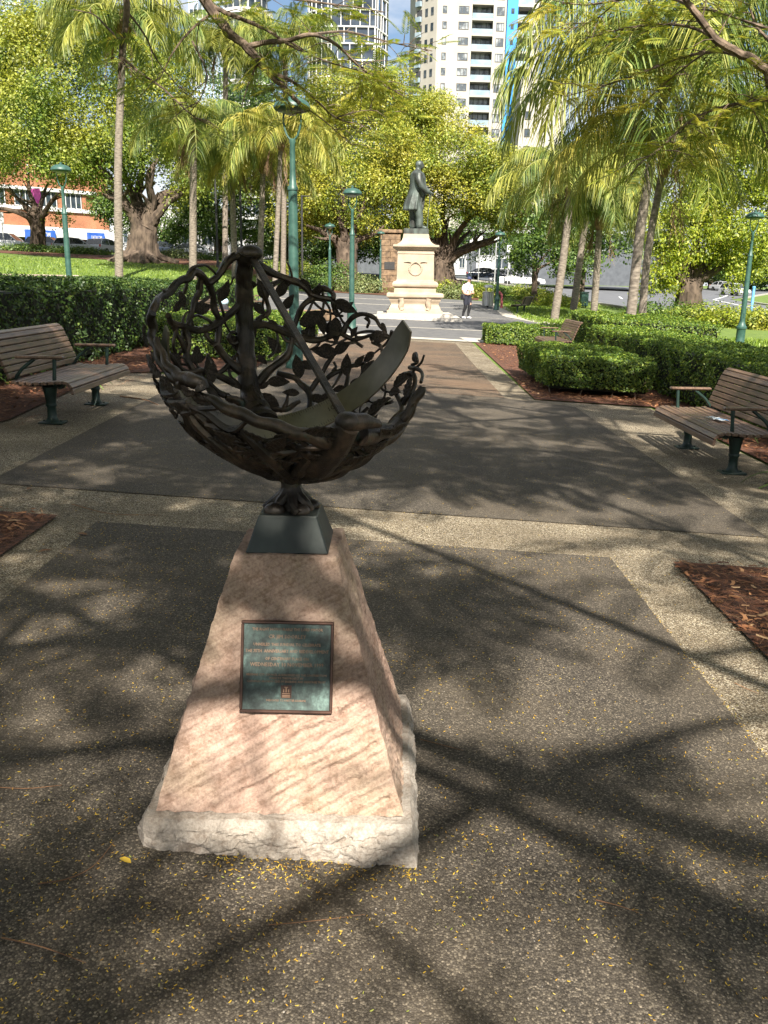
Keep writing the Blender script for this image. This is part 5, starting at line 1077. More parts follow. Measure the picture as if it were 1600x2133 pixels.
# ------------------------------------------------------------------ the statue on its pedestal
SP = np.array([1.17, 39.3, zg(1.17, 39.3)]); st = thing('statue_monument', 'bronze standing figure in a long coat on a carved sandstone pedestal', 'statue', SP)
def sq(name, prof, mat=None, parent=st, smooth=False): return MB().lathe(prof, square=True).build(name, mat or M['sandstone'], parent, smooth=smooth)
zl = -.06
for nm, hw, z0_, z1_ in (('lower_step', 2.0, -.15, .10), ('upper_step', 1.62, .10, .26)):
    n = 5; 
    stp = sq(nm, [(hw-.02, z0_), (hw-.02, z1_-.004)], M['granite'])
    for k in range(n):
        w_ = 2*hw/n
        for sx in range(4):
            p = rotz(sx*PI/2) @ np.array([-hw+w_*(k+.5), -hw+.22, (z0_+z1_)/2+.004]); o = MB().box((0, 0, 0), (w_-.012, .46, z1_-z0_), bev=.012).build('step_stone', M['granite'], stp); o.location = tuple(p); o.rotation_euler = (0, 0, sx*PI/2)
cz = [(1.20, .26), (1.20, .38), (1.12, .42)]+[(1.02+.10*abs(math.cos(PI*k/8))**1.5, .42+.5*k/8) for k in range(0, 9)]+[(1.10, .93), (1.16, .94)]
sq('scrolled_base', cz)
for sx in (-1, 1):
    for sy in (-1, 1):
        MB().tube(catmull([(sx*.55, sy*1.13, .40), (sx*.60, sy*1.10, .55), (sx*.57, sy*1.13, .75), (sx*.60, sy*1.17, .92)], 4), [.10, .09, .09, .10, .11, .12, .12, .12, .12, .11, .11, .11, .11], 8).build('scroll', M['sandstone'], st, smooth=True)
sq('base_cap', [(1.16, .941), (1.19, .96), (1.22, 1.0), (1.22, 1.10), (1.17, 1.16), (.95, 1.165)])
sq('die_foot', [(.92, 1.166), (.90, 1.20), (.90, 1.34), (.86, 1.38), (.80, 1.385)])
sq('torus_moulding', [(.80, 1.386), (.92, 1.40), (.97, 1.45), (.99, 1.53), (.97, 1.61), (.91, 1.66), (.85, 1.68)])
sq('die_block', [(.83, 1.681), (.80, 1.74), (.785, 2.45), (.775, 2.86)])
sq('frieze', [(.80, 2.861), (.80, 2.90), (.775, 2.91), (.775, 3.02), (.84, 3.06)])
sq('cornice', [(.84, 3.061), (.90, 3.11), (.96, 3.15), (.98, 3.16), (.98, 3.23), (.94, 3.245), (.84, 3.25)])
sq('flared_cap', [(.84, 3.251), (.80, 3.27), (.70, 3.33), (.62, 3.42), (.565, 3.55), (.54, 3.72)])
w_ = MB(); P = [(.26*math.cos(a), -.80, 2.22+.27*math.sin(a)) for a in np.linspace(0, 2*PI, 33)]; w_.tube(P, .035, 8)
for k in range(26): a = k*2*PI/26; w_.ball((.26*math.cos(a), -.82, 2.22+.27*math.sin(a)), (.06, .025, .035), 6, 4, R=roty(-a+.9))
w_.build('wreath', M['sandstone'], st, smooth=True)
w_ = MB(); w_.tube(catmull([(-.50, -.80, 2.50), (-.3, -.83, 2.52), (-.12, -.82, 2.47), (0, -.84, 2.51), (.12, -.82, 2.47), (.3, -.83, 2.52), (.50, -.80, 2.50)], 4), .024, 6); w_.ball((0, -.82, 2.51), (.08, .04, .05), 8, 6); w_.build('ribbon', M['sandstone'], st, smooth=True)
M['statue_bronze'] = pm('weathered_statue_bronze', (.030, .029, .026), (.10, .125, .112), 3.5, .5, metal=.35, bmp=.3, bscale=14, sc=(1, 1, .35))
sq('bronze_plinth', [(.53, 3.721), (.53, 3.95), (.50, 3.96)], M['statue_bronze'])
def remesh(name, mb, vox, mats, parent, smooth_it=4, loc=None):
    o = mb.build(name, mats[0]); md = o.modifiers.new('r', 'REMESH'); md.mode = 'VOXEL'; md.voxel_size = vox; sm = o.modifiers.new('s', 'SMOOTH'); sm.iterations = smooth_it; sm.factor = .5
    dg = bpy.context.evaluated_depsgraph_get(); dg.update(); me = bpy.data.meshes.new_from_object(o.evaluated_get(dg)); bpy.data.objects.remove(o); me.materials.clear()
    return meshobj(name, me, mats, parent, True, loc)
def ell(mb, pts):                                   # stacked elliptical sections (x, y, z, rx, ry)
    V = []; F = []; n = 18
    for x, y, z, rx, ry in pts:
        for j in range(n): a = 2*PI*j/n; V.append((x+rx*math.cos(a), y+ry*math.sin(a), z))
    for i in range(len(pts)-1):
        for j in range(n): F.append((i*n+j, i*n+(j+1) % n, (i+1)*n+(j+1) % n, (i+1)*n+j))
    F += [tuple(range(n-1, -1, -1)), tuple(range((len(pts)-1)*n, len(pts)*n))]; mb.add(V, F)
f = MB(); H = 1.0                                    # figure built 1 unit tall facing +x
ell(f, [(-.05, 0, .275, .115, .120), (-.045, 0, .36, .110, .118), (-.03, 0, .46, .100, .112), (-.01, 0, .56, .092, .110), (.0, 0, .66, .092, .122), (.0, 0, .74, .092, .132), (-.008, 0, .80, .080, .125), (-.005, 0, .835, .055, .085), (.0, 0, .86, .035, .04)])
for k in range(9):                                   # folds of the skirt
    a = k*2*PI/9; f.tube([(-.05+.112*math.cos(a), .117*math.sin(a), .275), (-.04+.108*math.cos(a), .114*math.sin(a), .38), (-.015+.095*math.cos(a), .108*math.sin(a), .52)], [.020, .015, .006], 7)
f.tube([(.0, 0, .84), (.012, 0, .885), (.018, 0, .91)], [.036, .034, .036], 10); f.ball((.022, 0, .935), (.050, .042, .062), 14, 10); f.ball((.050, 0, .905), (.028, .030, .032), 10, 8); f.tube([(.066, 0, .945), (.082, 0, .925), (.072, 0, .915)], [.009, .010, .007], 6); f.ball((.035, 0, .945), (.040, .038, .05), 10, 8)
for s in (-1, 1): f.ball((.016, s*.043, .93), (.012, .008, .018), 6, 5)
for s, A in ((-1, [(.0, -.118, .79), (-.005, -.150, .70), (.03, -.155, .61), (.10, -.135, .545), (.135, -.125, .525)]), (1, [(.0, .118, .79), (-.02, .150, .69), (.01, .155, .60), (.06, .14, .52), (.075, .135, .49)])):
    f.tube(catmull(A, 4), np.interp(np.linspace(0, 1, 17), [0, .35, .8, 1], [.050, .046, .038, .026]), 10); e = np.array(A[-1]); f.ball(e+[.018, 0, -.006], (.026, .016, .022), 8, 6)
    for q in range(4): f.tube([e+[.02, (q-1.5)*.009, -.002], e+[.045, (q-1.5)*.010, -.010], e+[.055, (q-1.5)*.010, -.026]], [.0075, .007, .006], 5)
    f.tube([e+[.01, -s*.012, .0], e+[.03, -s*.026, -.012]], [.008, .006], 5)
for s, dx in ((-1, .035), (1, -.03)):
    f.tube([(-.03+dx*.4, s*.05, .36), (dx*.7-.01, s*.055, .26), (dx, s*.058, .15), (dx-.005, s*.060, .05), (dx, s*.06, .02)], [.062, .056, .047, .046, .042], 10); f.tube([(dx-.03, s*.06, .022), (dx+.04, s*.062, .024), (dx+.095, s*.068, .014)], [.030, .030, .020], 8)
f.tube([(.06, -.03, .82), (.088, -.045, .74), (.10, -.05, .60), (.085, -.05, .42), (.07, -.05, .28)], [.016, .014, .012, .012, .014], 6); f.tube([(.06, .03, .82), (.088, .045, .74), (.10, .05, .60), (.085, .05, .42), (.07, .05, .28)], [.016, .014, .012, .012, .014], 6)
f.tube([(.15, -.12, .53), (.13, -.10, .20), (.125, -.095, .0)], [.009, .008, .008], 6)
f.v = [tuple(np.array(rotz(.15)) @ np.array(v_)*[2.92*1.18, 2.92*1.15, 2.92]) for v_ in f.v]
fo_ = remesh('figure', f, .026, [M['statue_bronze']], st, 2, (0, 0, 3.955)); st.scale = (1, 1, .955)
# ------------------------------------------------------------------ the walking man
MP = gnd(975, 41.6); MP[2] += .018
M['skin'] = pm('skin', (.40, .22, .15), (.48, .28, .19), 20, .55); M['shirt'] = pm('pink_white_shirt', (.66, .48, .56), (.80, .68, .74), 9, .8); M['shorts'] = pm('navy_shorts', (.010, .012, .022), (.02, .022, .035), 20, .85); M['leggings'] = pm('black_leggings', (.008, .008, .010), (.018, .018, .02), 20, .6); M['shoe'] = pm('white_shoes', (.72, .70, .70), (.82, .81, .8), 10, .5); M['cap'] = pm('navy_cap', (.02, .03, .08), (.04, .05, .12), 20, .8)
man = thing('person', 'man in pink shirt, dark shorts and leggings, white shoes and cap, walking', 'person', MP, 0); f = MB()
Hm = 1.92
ell(f, [(0, 0, .50, .088, .066), (0, 0, .56, .090, .070), (.0, .0, .62, .082, .066), (.002, .0, .70, .094, .070), (.004, .0, .77, .108, .066), (.004, 0, .81, .098, .055), (.006, .0, .835, .05, .04)])
f.tube([(.006, 0, .82), (.014, -.012, .87)], [.034, .032], 10); f.ball((.024, -.018, .925), (.042, .052, .062), 14, 10); f.tube([(.040, -.060, .93), (.046, -.078, .918)], [.009, .008], 6); f.ball((.03, -.03, .895), (.03, .034, .03), 8, 6)
for s in (-1, 1): f.ball((.022+s*.042, -.012, .925), (.008, .012, .016), 6, 5)
for s, A in ((-1, [(-.095, 0, .795), (-.125, .02, .70), (-.118, -.03, .60), (-.05, -.085, .575), (-.01, -.095, .58)]), (1, [(.105, 0, .795), (.135, .01, .70), (.138, -.04, .61), (.085, -.10, .60), (.05, -.105, .605)])):
    f.tube(catmull(A, 4), np.interp(np.linspace(0, 1, 17), [0, .3, .6, 1], [.040, .035, .028, .019]), 9); e = np.array(A[-1]); d = norm(e-np.array(A[-2])); f.ball(e+d*.015, (.022, .016, .018), 8, 6)
    for q in range(4): f.tube([e+d*.025+[0, 0, (q-1.5)*.009], e+d*.05+[0, -.006, (q-1.5)*.009]], [.006, .0045], 5)
    f.tube([e+d*.01+[0, 0, .014], e+d*.03+[0, -.008, .022]], [.0065, .005], 5)
for s, kx, ky, ax_, ay in ((-1, -.055, -.01, -.085, .045), (1, .05, -.045, .028, -.02)):
    f.tube(catmull([(s*.045, 0, .52), (s*.05+(kx-s*.05)*.5, ky*.5, .39), (kx, ky, .28), ((kx+ax_)/2, (ky+ay)/2+.012, .17), (ax_, ay, .05)], 4), np.interp(np.linspace(0, 1, 17), [0, .25, .5, .68, 1], [.066, .058, .040, .040, .025]), 10)
    f.tube([(ax_, ay+.02, .022), (ax_+.01, ay-.05, .022), (ax_+.02, ay-.095, .016)], [.026, .027, .018], 8)
f.v = [tuple(np.array(rotz(.55)) @ np.array(v_)*Hm) for v_ in f.v]
bod = remesh('body', f, .016, [M['skin'], M['shirt'], M['shorts'], M['leggings'], M['shoe']], man, 3)
Ri = rotz(-.55)
for pl_ in bod.data.polygons:
    c = Ri @ np.array(pl_.center)/Hm; ad = math.hypot(c[0], c[1])
    if c[2] < .048: i = 4
    elif c[2] < .33: i = 3
    elif c[2] < .545 and ad < .135 and c[1] > -.078: i = 2
    elif c[2] < .85 and (abs(c[0]-.004) < .108 and c[1] > -.062 and c[2] > .53 or (c[2] > .68)) and not (c[2] > .845 and ad < .05): i = 1
    else: i = 0
    if c[2] > .845: i = 0
    pl_.material_index = i
b = MB(); b.lathe([(.050, .925), (.053, .94), (.050, .965), (.036, .985), (.01, .993)], 14, (.024, -.018, 0)); b.prism([(.024-.035, -.055, .938), (.024-.03, -.10, .930), (.024+.03, -.10, .930), (.024+.035, -.055, .938)], (0, 0, .006)); b.v = [tuple(np.array(rotz(.55)) @ np.array(v_)*Hm) for v_ in b.v]; b.build('cap', M['cap'], man, smooth=True)
bp = MP+rotz(.55) @ np.array([-.17, .03, .50])*[1, 1, 1]*Hm*.98; bg_ = thing('shoulder_bag', 'dark shoulder bag slung at the walking man\'s side', 'bag', MP+rotz(.55) @ (np.array([-.135, .015, .50])*Hm))
MB().box((0, 0, .02), (.10, .30, .26), rotz(.55), bev=.04).build('bag_body', M['dark_cloth'], bg_, smooth=True)
sb = MB(); q0 = np.array([-.135, .015, .50])
sb.tube(catmull([(rotz(.55) @ (np.array(p)-q0))*Hm for p in ((-.12, -.03, .57), (-.07, -.082, .66), (-.02, -.078, .76), (.05, -.045, .825), (.07, .03, .83), (.0, .082, .74), (-.09, .075, .62), (-.13, .05, .57))], 4), .016, 6); sb.build('shoulder_strap', M['dark_cloth'], bg_, smooth=True)
# ------------------------------------------------------------------ stone pillar, bins, hoop
PP = gnd(812, 74); t = thing('stone_pillar', 'tall shade-darkened sandstone pillar with a dark plaque, behind the statue', 'pillar', PP); wp = 40/FPX*74
for r in range(9):
    n = 2 if r % 2 else 1
    for k in range(n): MB().box(((k-(n-1)/2)*wp*1.0/n, 0, .24+r*.47), (wp/n-.02, 1.3, .455), bev=.02).build('stone_block', M['sandstone_dark'], t)
MB().box((0, 0, 0), (wp+.3, 1.6, .3), bev=.03).build('pillar_foot', M['sandstone_dark'], t); MB().box((0, 0, 4.42), (wp+.25, 1.6, .28), bev=.05).build('pillar_cap', M['sandstone_dark'], t)
MB().box((-.05, -.66, 1.75), (.85, .05, .6), bev=.01).build('plaque', M['black'], t)
p = gnd(1018, 53.5); t = thing('litter_bin', 'ribbed metal litter bin on the forecourt beside the green lamp', 'bin', p); b = MB()
b.lathe([(.30, .10), (.33, .12), (.33, .88), (.34, .90), (.34, .93), (.28, .94)], 20).build('bin_body', M['metal'], t, smooth=True)
for k in range(20): a = k*2*PI/20; MB().box((.335*math.cos(a), .335*math.sin(a), .5), (.012, .05, .74), rotz(a)).build('rib', M['metal'], t)
MB().lathe([(.30, 1.16), (.31, 1.18), (.29, 1.27), (.15, 1.33), (.02, 1.34)], 20).build('bin_hood', M['metal'], t, smooth=True)
for a in (0, 2.1, 4.2): MB().tube([(.28*math.cos(a), .28*math.sin(a), .9), (.28*math.cos(a), .28*math.sin(a), 1.2)], .018, 6).build('hood_post', M['metal'], t)
MB().tube([(0, 0, 0), (0, 0, .15)], .05, 8).build('bin_foot', M['black'], t)
M['red_paint'] = pm('faded_red_paint', (.30, .05, .06), (.48, .13, .14), 6, .6); p = gnd(1047, 53.5); o = MB().tube(catmull([(0, 0, -.05), (.0, 0, .55), (-.05, 0, .82), (-.22, 0, .93), (-.38, 0, .85)], 5), .075, 10).build('red_hoop', M['red_paint'], smooth=True); o.location = tuple(p); tag(o, 'faded red bent-over tube post behind the green lamp', 'post')
p = gnd(1219, 60); p[2] = zg(p[0], 60); t = thing('wheeled_bin', 'small green wheeled bin at the road edge between the palms', 'bin', p); MB().box((0, 0, .52), (.5, .55, .86), bev=.04).build('bin_body', M['green_paint'], t); MB().box((0, 0, 1.0), (.55, .62, .08), bev=.03).build('bin_lid', M['green_paint'], t)
for s in (-1, 1): MB().lathe([(.09, -.03), (.09, .03)], 12, (s*.2, .27, .09), ax=roty(PI/2)).build('wheel', M['black'], t)
# poles and signs
M['sky_paint'] = pm('sky_blue_paint', (.10, .32, .62), (.16, .42, .72), 4, .5); M['pole_grey'] = pm('grey_pole', (.30, .31, .32), (.42, .43, .44), 6, .5); M['magenta'] = pm('magenta_banner', (.62, .06, .36), (.76, .14, .48), 2, .7)
def pole(label, px, Y, h, r, mat, cat='pole', group=None, name='pole', top=None):
    p = gnd(px, Y); t = thing(name, label, cat, p, 0, group); MB().lathe([(r*1.5, -.05), (r*1.5, .12), (r, .15), (r*.9, h), (.01, h+.02)], 10).build('shaft', M[mat], t, smooth=True); return t
for px, Y, lab in ((1348, 57, 'sky-blue painted post beside the leaning palms'), (1169, 66, 'sky-blue painted post left of the right-hand palms'), (1572, 70, 'sky-blue painted post on the traffic island')):
    t = pole(lab, px, Y, 2.3, .12, 'sky_paint', 'post', 'sky-blue street posts', 'street_post'); MB().lathe([(.13, 2.3), (.14, 2.33), (.09, 2.40), (.01, 2.42)], 10).build('post_cap', M['sky_paint'], t)
for px, Y, h, lab in ((980, 96, 4.5, 'thin grey sign pole left of the dark sedan'), (996, 97, 5.0, 'taller grey pole just behind the walking man'), (1030, 97, 5.2, 'grey street pole in front of the dark sedan'), (1057, 98, 4.4, 'grey sign pole before the white wagon across the road')):
    t = pole(lab, px, Y, h, .06, 'pole_grey', 'pole', 'grey poles across the road', 'sign_pole'); MB().box((0, -.09, h-.5), (.5, .03, .7), bev=.01).build('sign_plate', M['white'], t)
for px, Y, lab in ((455, 66, 'dark bare lamp column left of the third palm'), (505, 64, 'dark bare lamp column between the third and fourth palms'), (630, 72, 'thin dark column behind the nearest lamp')):
    t = pole(lab, px, Y, 6.5, .09, 'black', 'pole', 'dark lamp columns among the palms', 'lamp_column'); MB().box((.35, 0, 6.45), (.7, .14, .08), bev=.02).build('lamp_arm', M['black'], t)
t = pole('flag pole with a magenta hanging banner before the brick building', 78, 86, 8.0, .09, 'white', 'pole', 'street poles with magenta banners', 'banner_pole')
def banner(t, z0, z1, w):
    b = MB(); n = 8; V = [];
    for i in range(n+1): z = z1+(z0-z1)*i/n; y = .06*math.sin(i*.9); V += [(.12, y-.02, z), (.12+w, y-.02+.05*math.sin(i), z), (.12+w, y+.01+.05*math.sin(i), z), (.12, y+.01, z)]
    F = [(i*4+j, i*4+(j+1) % 4, i*4+4+(j+1) % 4, i*4+4+j) for i in range(n) for j in range(4)]; b.add(V, F); o = b.build('banner', M['magenta'], t, smooth=True, fix=True)
    for k, sx in enumerate((.25, .45, .62)): MB().box((.12+w*sx, -.09, z0+.35), (.09, .02, .05)).build('banner_print', M['dark_cloth'], o)
    MB().tube([(0, 0, z1), (.12+w, 0, z1)], .03, 6).build('banner_arm', M['white'], t)
banner(t, 3.3, 5.8, .85)
t = pole('distant pole with a small magenta banner, seen left of the forecourt lamps', 588, 104, 4.6, .08, 'white', 'pole', 'street poles with magenta banners', 'banner_pole'); banner(t, 2.2, 4.3, .7)
t = pole('parking sign pole on the street at the far left', 16, 83, 3.4, .05, 'pole_grey', 'sign', None, 'parking_sign'); MB().box((-.02, -.05, 3.0), (.46, .03, 1.05), bev=.01).build('sign_plate', M['white'], t); MB().box((-.02, -.07, 3.2), (.30, .01, .36)).build('sign_print', M['pole_grey'], t)
# ------------------------------------------------------------------ vehicles
M['carglass'] = pm('car_glass', (.012, .015, .018), (.03, .035, .04), 2, .06, spec=.8); M['tyre'] = pm('tyre', (.012, .012, .012), (.025, .025, .025), 20, .8); M['rim'] = pm('alloy_rim', (.4, .4, .42), (.55, .55, .57), 10, .3, metal=.8)
M['lamp_red'] = pm('tail_lamp', (.35, .01, .01), (.5, .03, .02), 10, .2); M['lamp_clear'] = pm('head_lamp', (.6, .6, .62), (.75, .75, .76), 10, .15)
def carpaint(name, c): return pm(name, tuple(x*.94 for x in c), c, 2, .22, spec=.7)
M['car_white'] = carpaint('white_car_paint', (.55, .56, .57)); M['car_grey'] = carpaint('grey_car_paint', (.20, .215, .23)); M['car_navy'] = carpaint('navy_car_paint', (.018, .026, .045)); M['car_silver'] = carpaint('silver_car_paint', (.42, .43, .45)); M['car_red'] = carpaint('red_car_paint', (.42, .03, .03))
CARS = {'hatch': (4.2, [(0, .42), (.06, .75), (.85, .93), (1.05, .95)], [(1.05, .93), (1.75, 1.42), (2.6, 1.50), (3.7, 1.42), (4.1, .95)], 4.2),
        'wagon': (4.7, None, [(1.15, .98), (1.85, 1.56), (2.8, 1.66), (4.3, 1.60), (4.62, 1.0)], 4.7), 'sedan': (4.7, None, [(1.15, .93), (1.95, 1.40), (2.75, 1.45), (3.45, 1.38), (4.15, .98)], 4.7), 'ute': (5.2, None, [(1.2, 1.02), (1.85, 1.65), (2.5, 1.74), (3.2, 1.70), (3.4, 1.05)], 5.2)}
def car(label, kind, paint, p, rz, group='vehicles on the streets'):
    L_, _, cab, _ = CARS[kind]; W = 1.78; t = thing('pickup_truck' if kind == 'ute' else 'parked_car', label, 'car', p, rz, group); belt = cab[0][1]
    # body side outline (x from nose), lofted across the width
    bt = [(0.02, .36), (0.0, .55), (.10, belt-.22), (cab[0][0]-.05, belt), (cab[-1][0], belt+.01)]
    if kind == 'ute': bt += [(L_-.02, 1.02)]
    else: bt += [(L_-.04, belt-.03)]
    bt += [(L_, .6), (L_-.03, .36)]
    for a in (L_-.98+.36, L_-.98-.36): pass
    low = [(L_-.98+.36, .34), (L_-.98+.24, .60), (L_-.98-.24, .60), (L_-.98-.36, .34), (.92+.36, .34), (.92+.24, .60), (.92-.24, .60), (.92-.36, .34)]
    out_ = bt+low; n = len(out_); V = []; F = []; rows = [(-W/2+.06, 1), (-W/2, 0), (W/2, 0), (W/2-.06, 1)]
    for yy in (-W/2, W/2): V += [(x, yy*(1-.05*max(0, z-.7)), z) for x, z in out_]
    F = [tuple(range(n-1, -1, -1)), tuple(range(n, 2*n))]+[(i, (i+1) % n, n+(i+1) % n, n+i) for i in range(n)]
    b = MB().add(V, F); V = [np.array(v) for v in b.v]; b.v = [(x-L_/2, y, z) for x, y, z in b.v]; body = b.build('body', paint, t, fix=True)
    md = body.modifiers.new('b', 'BEVEL'); md.width = .05; md.segments = 2; md.limit_method = 'ANGLE'
    # cabin: glass block with a painted roof and pillars
    def ring(ins, sh): return [(x-L_/2, z, W/2-.06-.22*max(0, (z-belt)/.7)-ins) for x, z in sh]
    g = ring(0, cab); b = MB(); V = [(x, -w_, z) for x, z, w_ in g]+[(x, w_, z) for x, z, w_ in g]; m_ = len(g)
    F = [tuple(range(m_)), tuple(range(2*m_-1, m_-1, -1))]+[(i, m_+i, m_+(i+1) % m_, (i+1) % m_) for i in range(m_)]; b.add(V, F); b.build('windows', M['carglass'], t, fix=True)
    b = MB(); rp = g[1:4]; V = []
    for x, z, w_ in rp: V += [(x, -w_-.012, z-.05), (x, -w_*.9, z+.03), (x, w_*.9, z+.03), (x, w_+.012, z-.05)]
    b.add(V, [(i*4+j, i*4+j+1, i*4+5+j, i*4+4+j) for i in range(2) for j in range(3)]+[(0, 3, 2, 1), (8, 9, 10, 11), (0, 4, 7, 3), (4, 8, 11, 7)]); rf_ = b.build('roof', paint, t, fix=True)
    for s in (-1, 1):
        for i, j in ((0, 1), (3, 4)):
            a0, a1 = g[i], g[j]; MB().tube([(a0[0], s*(a0[2]+.012), a0[1]), (a1[0], s*(a1[2]+.012), a1[1]-.02)], .035, 5).build('pillar', paint, t)
        xm = g[2][0]; MB().tube([(xm, s*(g[0][2]+.01), belt), (xm, s*(g[2][2]+.012), g[2][1]-.03)], .035, 5).build('pillar', paint, t)
        MB().ball((g[0][0]+.35, s*(W/2+.06), belt+.08), (.06, .10, .07), 8, 6).build('mirror', paint, t, smooth=True)
        MB().ball((-L_/2+.10, s*.62, .66), (.10, .19, .075), 8, 6).build('headlight', M['lamp_clear'], t, smooth=True)
        MB().box((L_/2-.02, s*.70, .84), (.08, .18, .22), bev=.02).build('tail_light', M['lamp_red'], t)
        for x in (.92-L_/2, L_/2-.98):
            wv = MB().lathe([(.20, -.10), (.31, -.10), (.33, -.07), (.33, .07), (.31, .10), (.20, .10)], 18, (x, s*(W/2-.10), .33), ax=rotx(PI/2)).build('wheel', M['tyre'], t, smooth=True)
            MB().lathe([(.03, 0), (.20, 0), (.21, .03), (.02, .035)], 14, (x, s*(W/2+.0), .33), ax=rotx(s*PI/2)).build('rim', M['rim'], wv, smooth=True)
    MB().box((L_/2-.005, 0, .72), (.03, .42, .12)).build('number_plate', M['white'], t); MB().box((-L_/2-.005, 0, .46), (.03, .9, .14), bev=.01).build('grille', M['black'], t)
    if kind == 'ute': MB().box((L_/2-.9, 0, 1.06), (1.7, 1.5, .10), bev=.02).build('tray_cover', M['black'], t)
    return t
def street_z(px, Y): p = gnd(px, Y); p[2] += .055; return p
car('white wagon parked at the far left under the parking sign', 'wagon', M['car_white'], street_z(22, 84.5), PI)
car('dark parked car half hidden behind the forked fig trunk', 'hatch', M['car_grey'], street_z(108, 85), PI)
car('silver-grey hatchback parked behind the leftmost lamp', 'hatch', M['car_silver'], street_z(165, 84), PI+.25)
car('small white hatchback seen from behind, left of the huge fig', 'hatch', M['car_white'], street_z(222, 86), PI/2+2.6+.35)
car('dark car behind the huge fig trunk', 'sedan', M['car_navy'], street_z(345, 94), PI)
car('dark car glimpsed between the palm trunks at the white house', 'sedan', M['car_grey'], street_z(395, 92), 0)
car('pale car behind the slim palm trunks', 'wagon', M['car_silver'], street_z(570, 106), 0)
car('pale car just right of the tall nearest lamp', 'hatch', M['car_white'], street_z(640, 106), 0)
car('navy sedan parked across the road behind the walking man', 'sedan', M['car_navy'], street_z(1012, 107), PI)
car('white wagon across the road right of the navy sedan', 'wagon', M['car_white'], street_z(1057, 112), PI)
car('white pickup with black tray by the small dark tree', 'ute', M['car_white'], street_z(1085, 100), PI)
car('white car driving towards the viewer on the road', 'wagon', M['car_white'], street_z(1532, 126), PI/2+.32)
car('white car following behind on the road', 'sedan', M['car_white'], street_z(1508, 142), PI/2+.36)
car('red car farther up the road', 'hatch', M['car_red'], street_z(1526, 152), PI/2+.36)
car('white van at the far end of the road', 'wagon', M['car_white'], street_z(1545, 160), PI/2+.36)
# ------------------------------------------------------------------ buildings
M['brick'] = None
m, t, o = newmat('orange_brick'); v = coord(t); bk = t.nodes.new('ShaderNodeTexBrick'); bk.inputs['Scale'].default_value = 3.2; bk.inputs['Color1'].default_value = rgb((.33, .135, .065)); bk.inputs['Color2'].default_value = rgb((.27, .105, .052)); bk.inputs['Mortar'].default_value = rgb((.36, .24, .16)); bk.inputs['Mortar Size'].default_value = .012
t.links.new(coord(t, (1, 1, 1), (PI/2, 0, 0)), bk.inputs['Vector']); principled(t, o, mixc(t, bk.outputs['Color'], ramp(t, [(.3, (.75, .72, .7)), (.7, (1.1, 1.1, 1.1))], noise(t, v, .7, 4)), 1.0, 'MULTIPLY'), .9); M['brick'] = m
M['sign_blue'] = pm('blue_sign', (.02, .075, .33), (.035, .11, .42), 2, .5)
class Wall:
    """a facade plane: local x along it, local z up; parts are placed in that frame"""
    def __init__(s, t, o, ang, base): s.t = t; s.R = rotz(ang); s.o = np.array(o, float)-base
    def box(s, name, x0, x1, z0, z1, d0, d1, mat, parent=None, bev=0.0):
        c = s.o+s.R @ np.array([(x0+x1)/2, (d0+d1)/2, (z0+z1)/2]); return MB().box(c, (abs(x1-x0), abs(d1-d0), abs(z1-z0)), s.R, bev=bev).build(name, mat, parent or s.t)
    def window(s, x0, x1, z0, z1, frame, glass, nm=2, depth=.25, fw=.07):
        w_ = s.box('window', x0, x1, z0, z1, -.01, .03, glass)
        for a, b_, c, d in ((x0, x0+fw, z0, z1), (x1-fw, x1, z0, z1), (x0+fw, x1-fw, z0, z0+fw), (x0+fw, x1-fw, z1-fw, z1)): s.box('window_frame', a, b_, c, d, -.07, -.012, frame, w_)
        for k in range(1, nm): xc = x0+(x1-x0)*k/nm; s.box('mullion', xc-fw/2, xc+fw/2, z0+fw, z1-fw, -.06, -.012, frame, w_)
        return w_
# brick building at the far left
p0 = at(-90, 560, 97); p1 = at(232, 560, 109); base = np.array([p0[0], p0[1], 2.6]); t = thing('brick_building', 'orange brick building with white bands and blue awnings behind the left street', 'building', base)
an = math.atan2(p1[1]-p0[1], p1[0]-p0[0]); ln = math.hypot(p1[0]-p0[0], p1[1]-p0[1]); W_ = Wall(t, (p0[0], p0[1], 0), an, base*[1, 1, 0]); zz = lambda z: z-base[2]
W_.box('wall', 0, ln, zz(7.4), zz(17), .25, 9, M['brick']); W_.box('lower_wall', 0, ln-.01, zz(2.4), zz(5.2), 2.4, 9, M['sandstone_dark'])
W_.box('wall_base', 0, ln-.02, zz(5.2), zz(7.4), .26, 9, M['brick'])
W_.box('spandrel', 0, ln-1.4, zz(6.75), zz(8.55), -.02, .24, M['brick']); W_.box('parapet', 0, ln-1.4, zz(11.0), zz(13.8), -.02, .24, M['brick']); W_.box('corner_pier', ln-1.4, ln, zz(6.75), zz(13.6), -.12, .24, M['brick'])
W_.box('sill_band', 0, ln-1.45, zz(8.55), zz(8.95), -.30, .24, M['white']); W_.box('lintel_band', 0, ln-1.45, zz(10.65), zz(11.0), -.40, .24, M['white'])
W_.box('fascia', 0, ln+1.5, zz(5.55), zz(6.75), -1.6, -1.45, M['white']); W_.box('awning_roof', 0, ln+1.5, zz(6.55), zz(6.75), -1.44, .24, M['white']); W_.box('soffit', 0, ln+1.5, zz(5.55), zz(5.65), -1.44, .24, M['white'])
x = 1.0; k = 0
while x < ln-3.5:
    W_.window(x, x+1.9, zz(8.96), zz(10.64), M['white'], M['glass'], 3); W_.box('pier', x+2.0, x+2.5, zz(8.96), zz(10.64), -.05, .24, M['brick']); x += 2.9
for k in range(6):
    xs_ = ln*(.12+.15*k); W_.window(xs_, xs_+2.2, zz(2.7), zz(5.3), M['black'], M['glass'], 2)
    c_ = W_
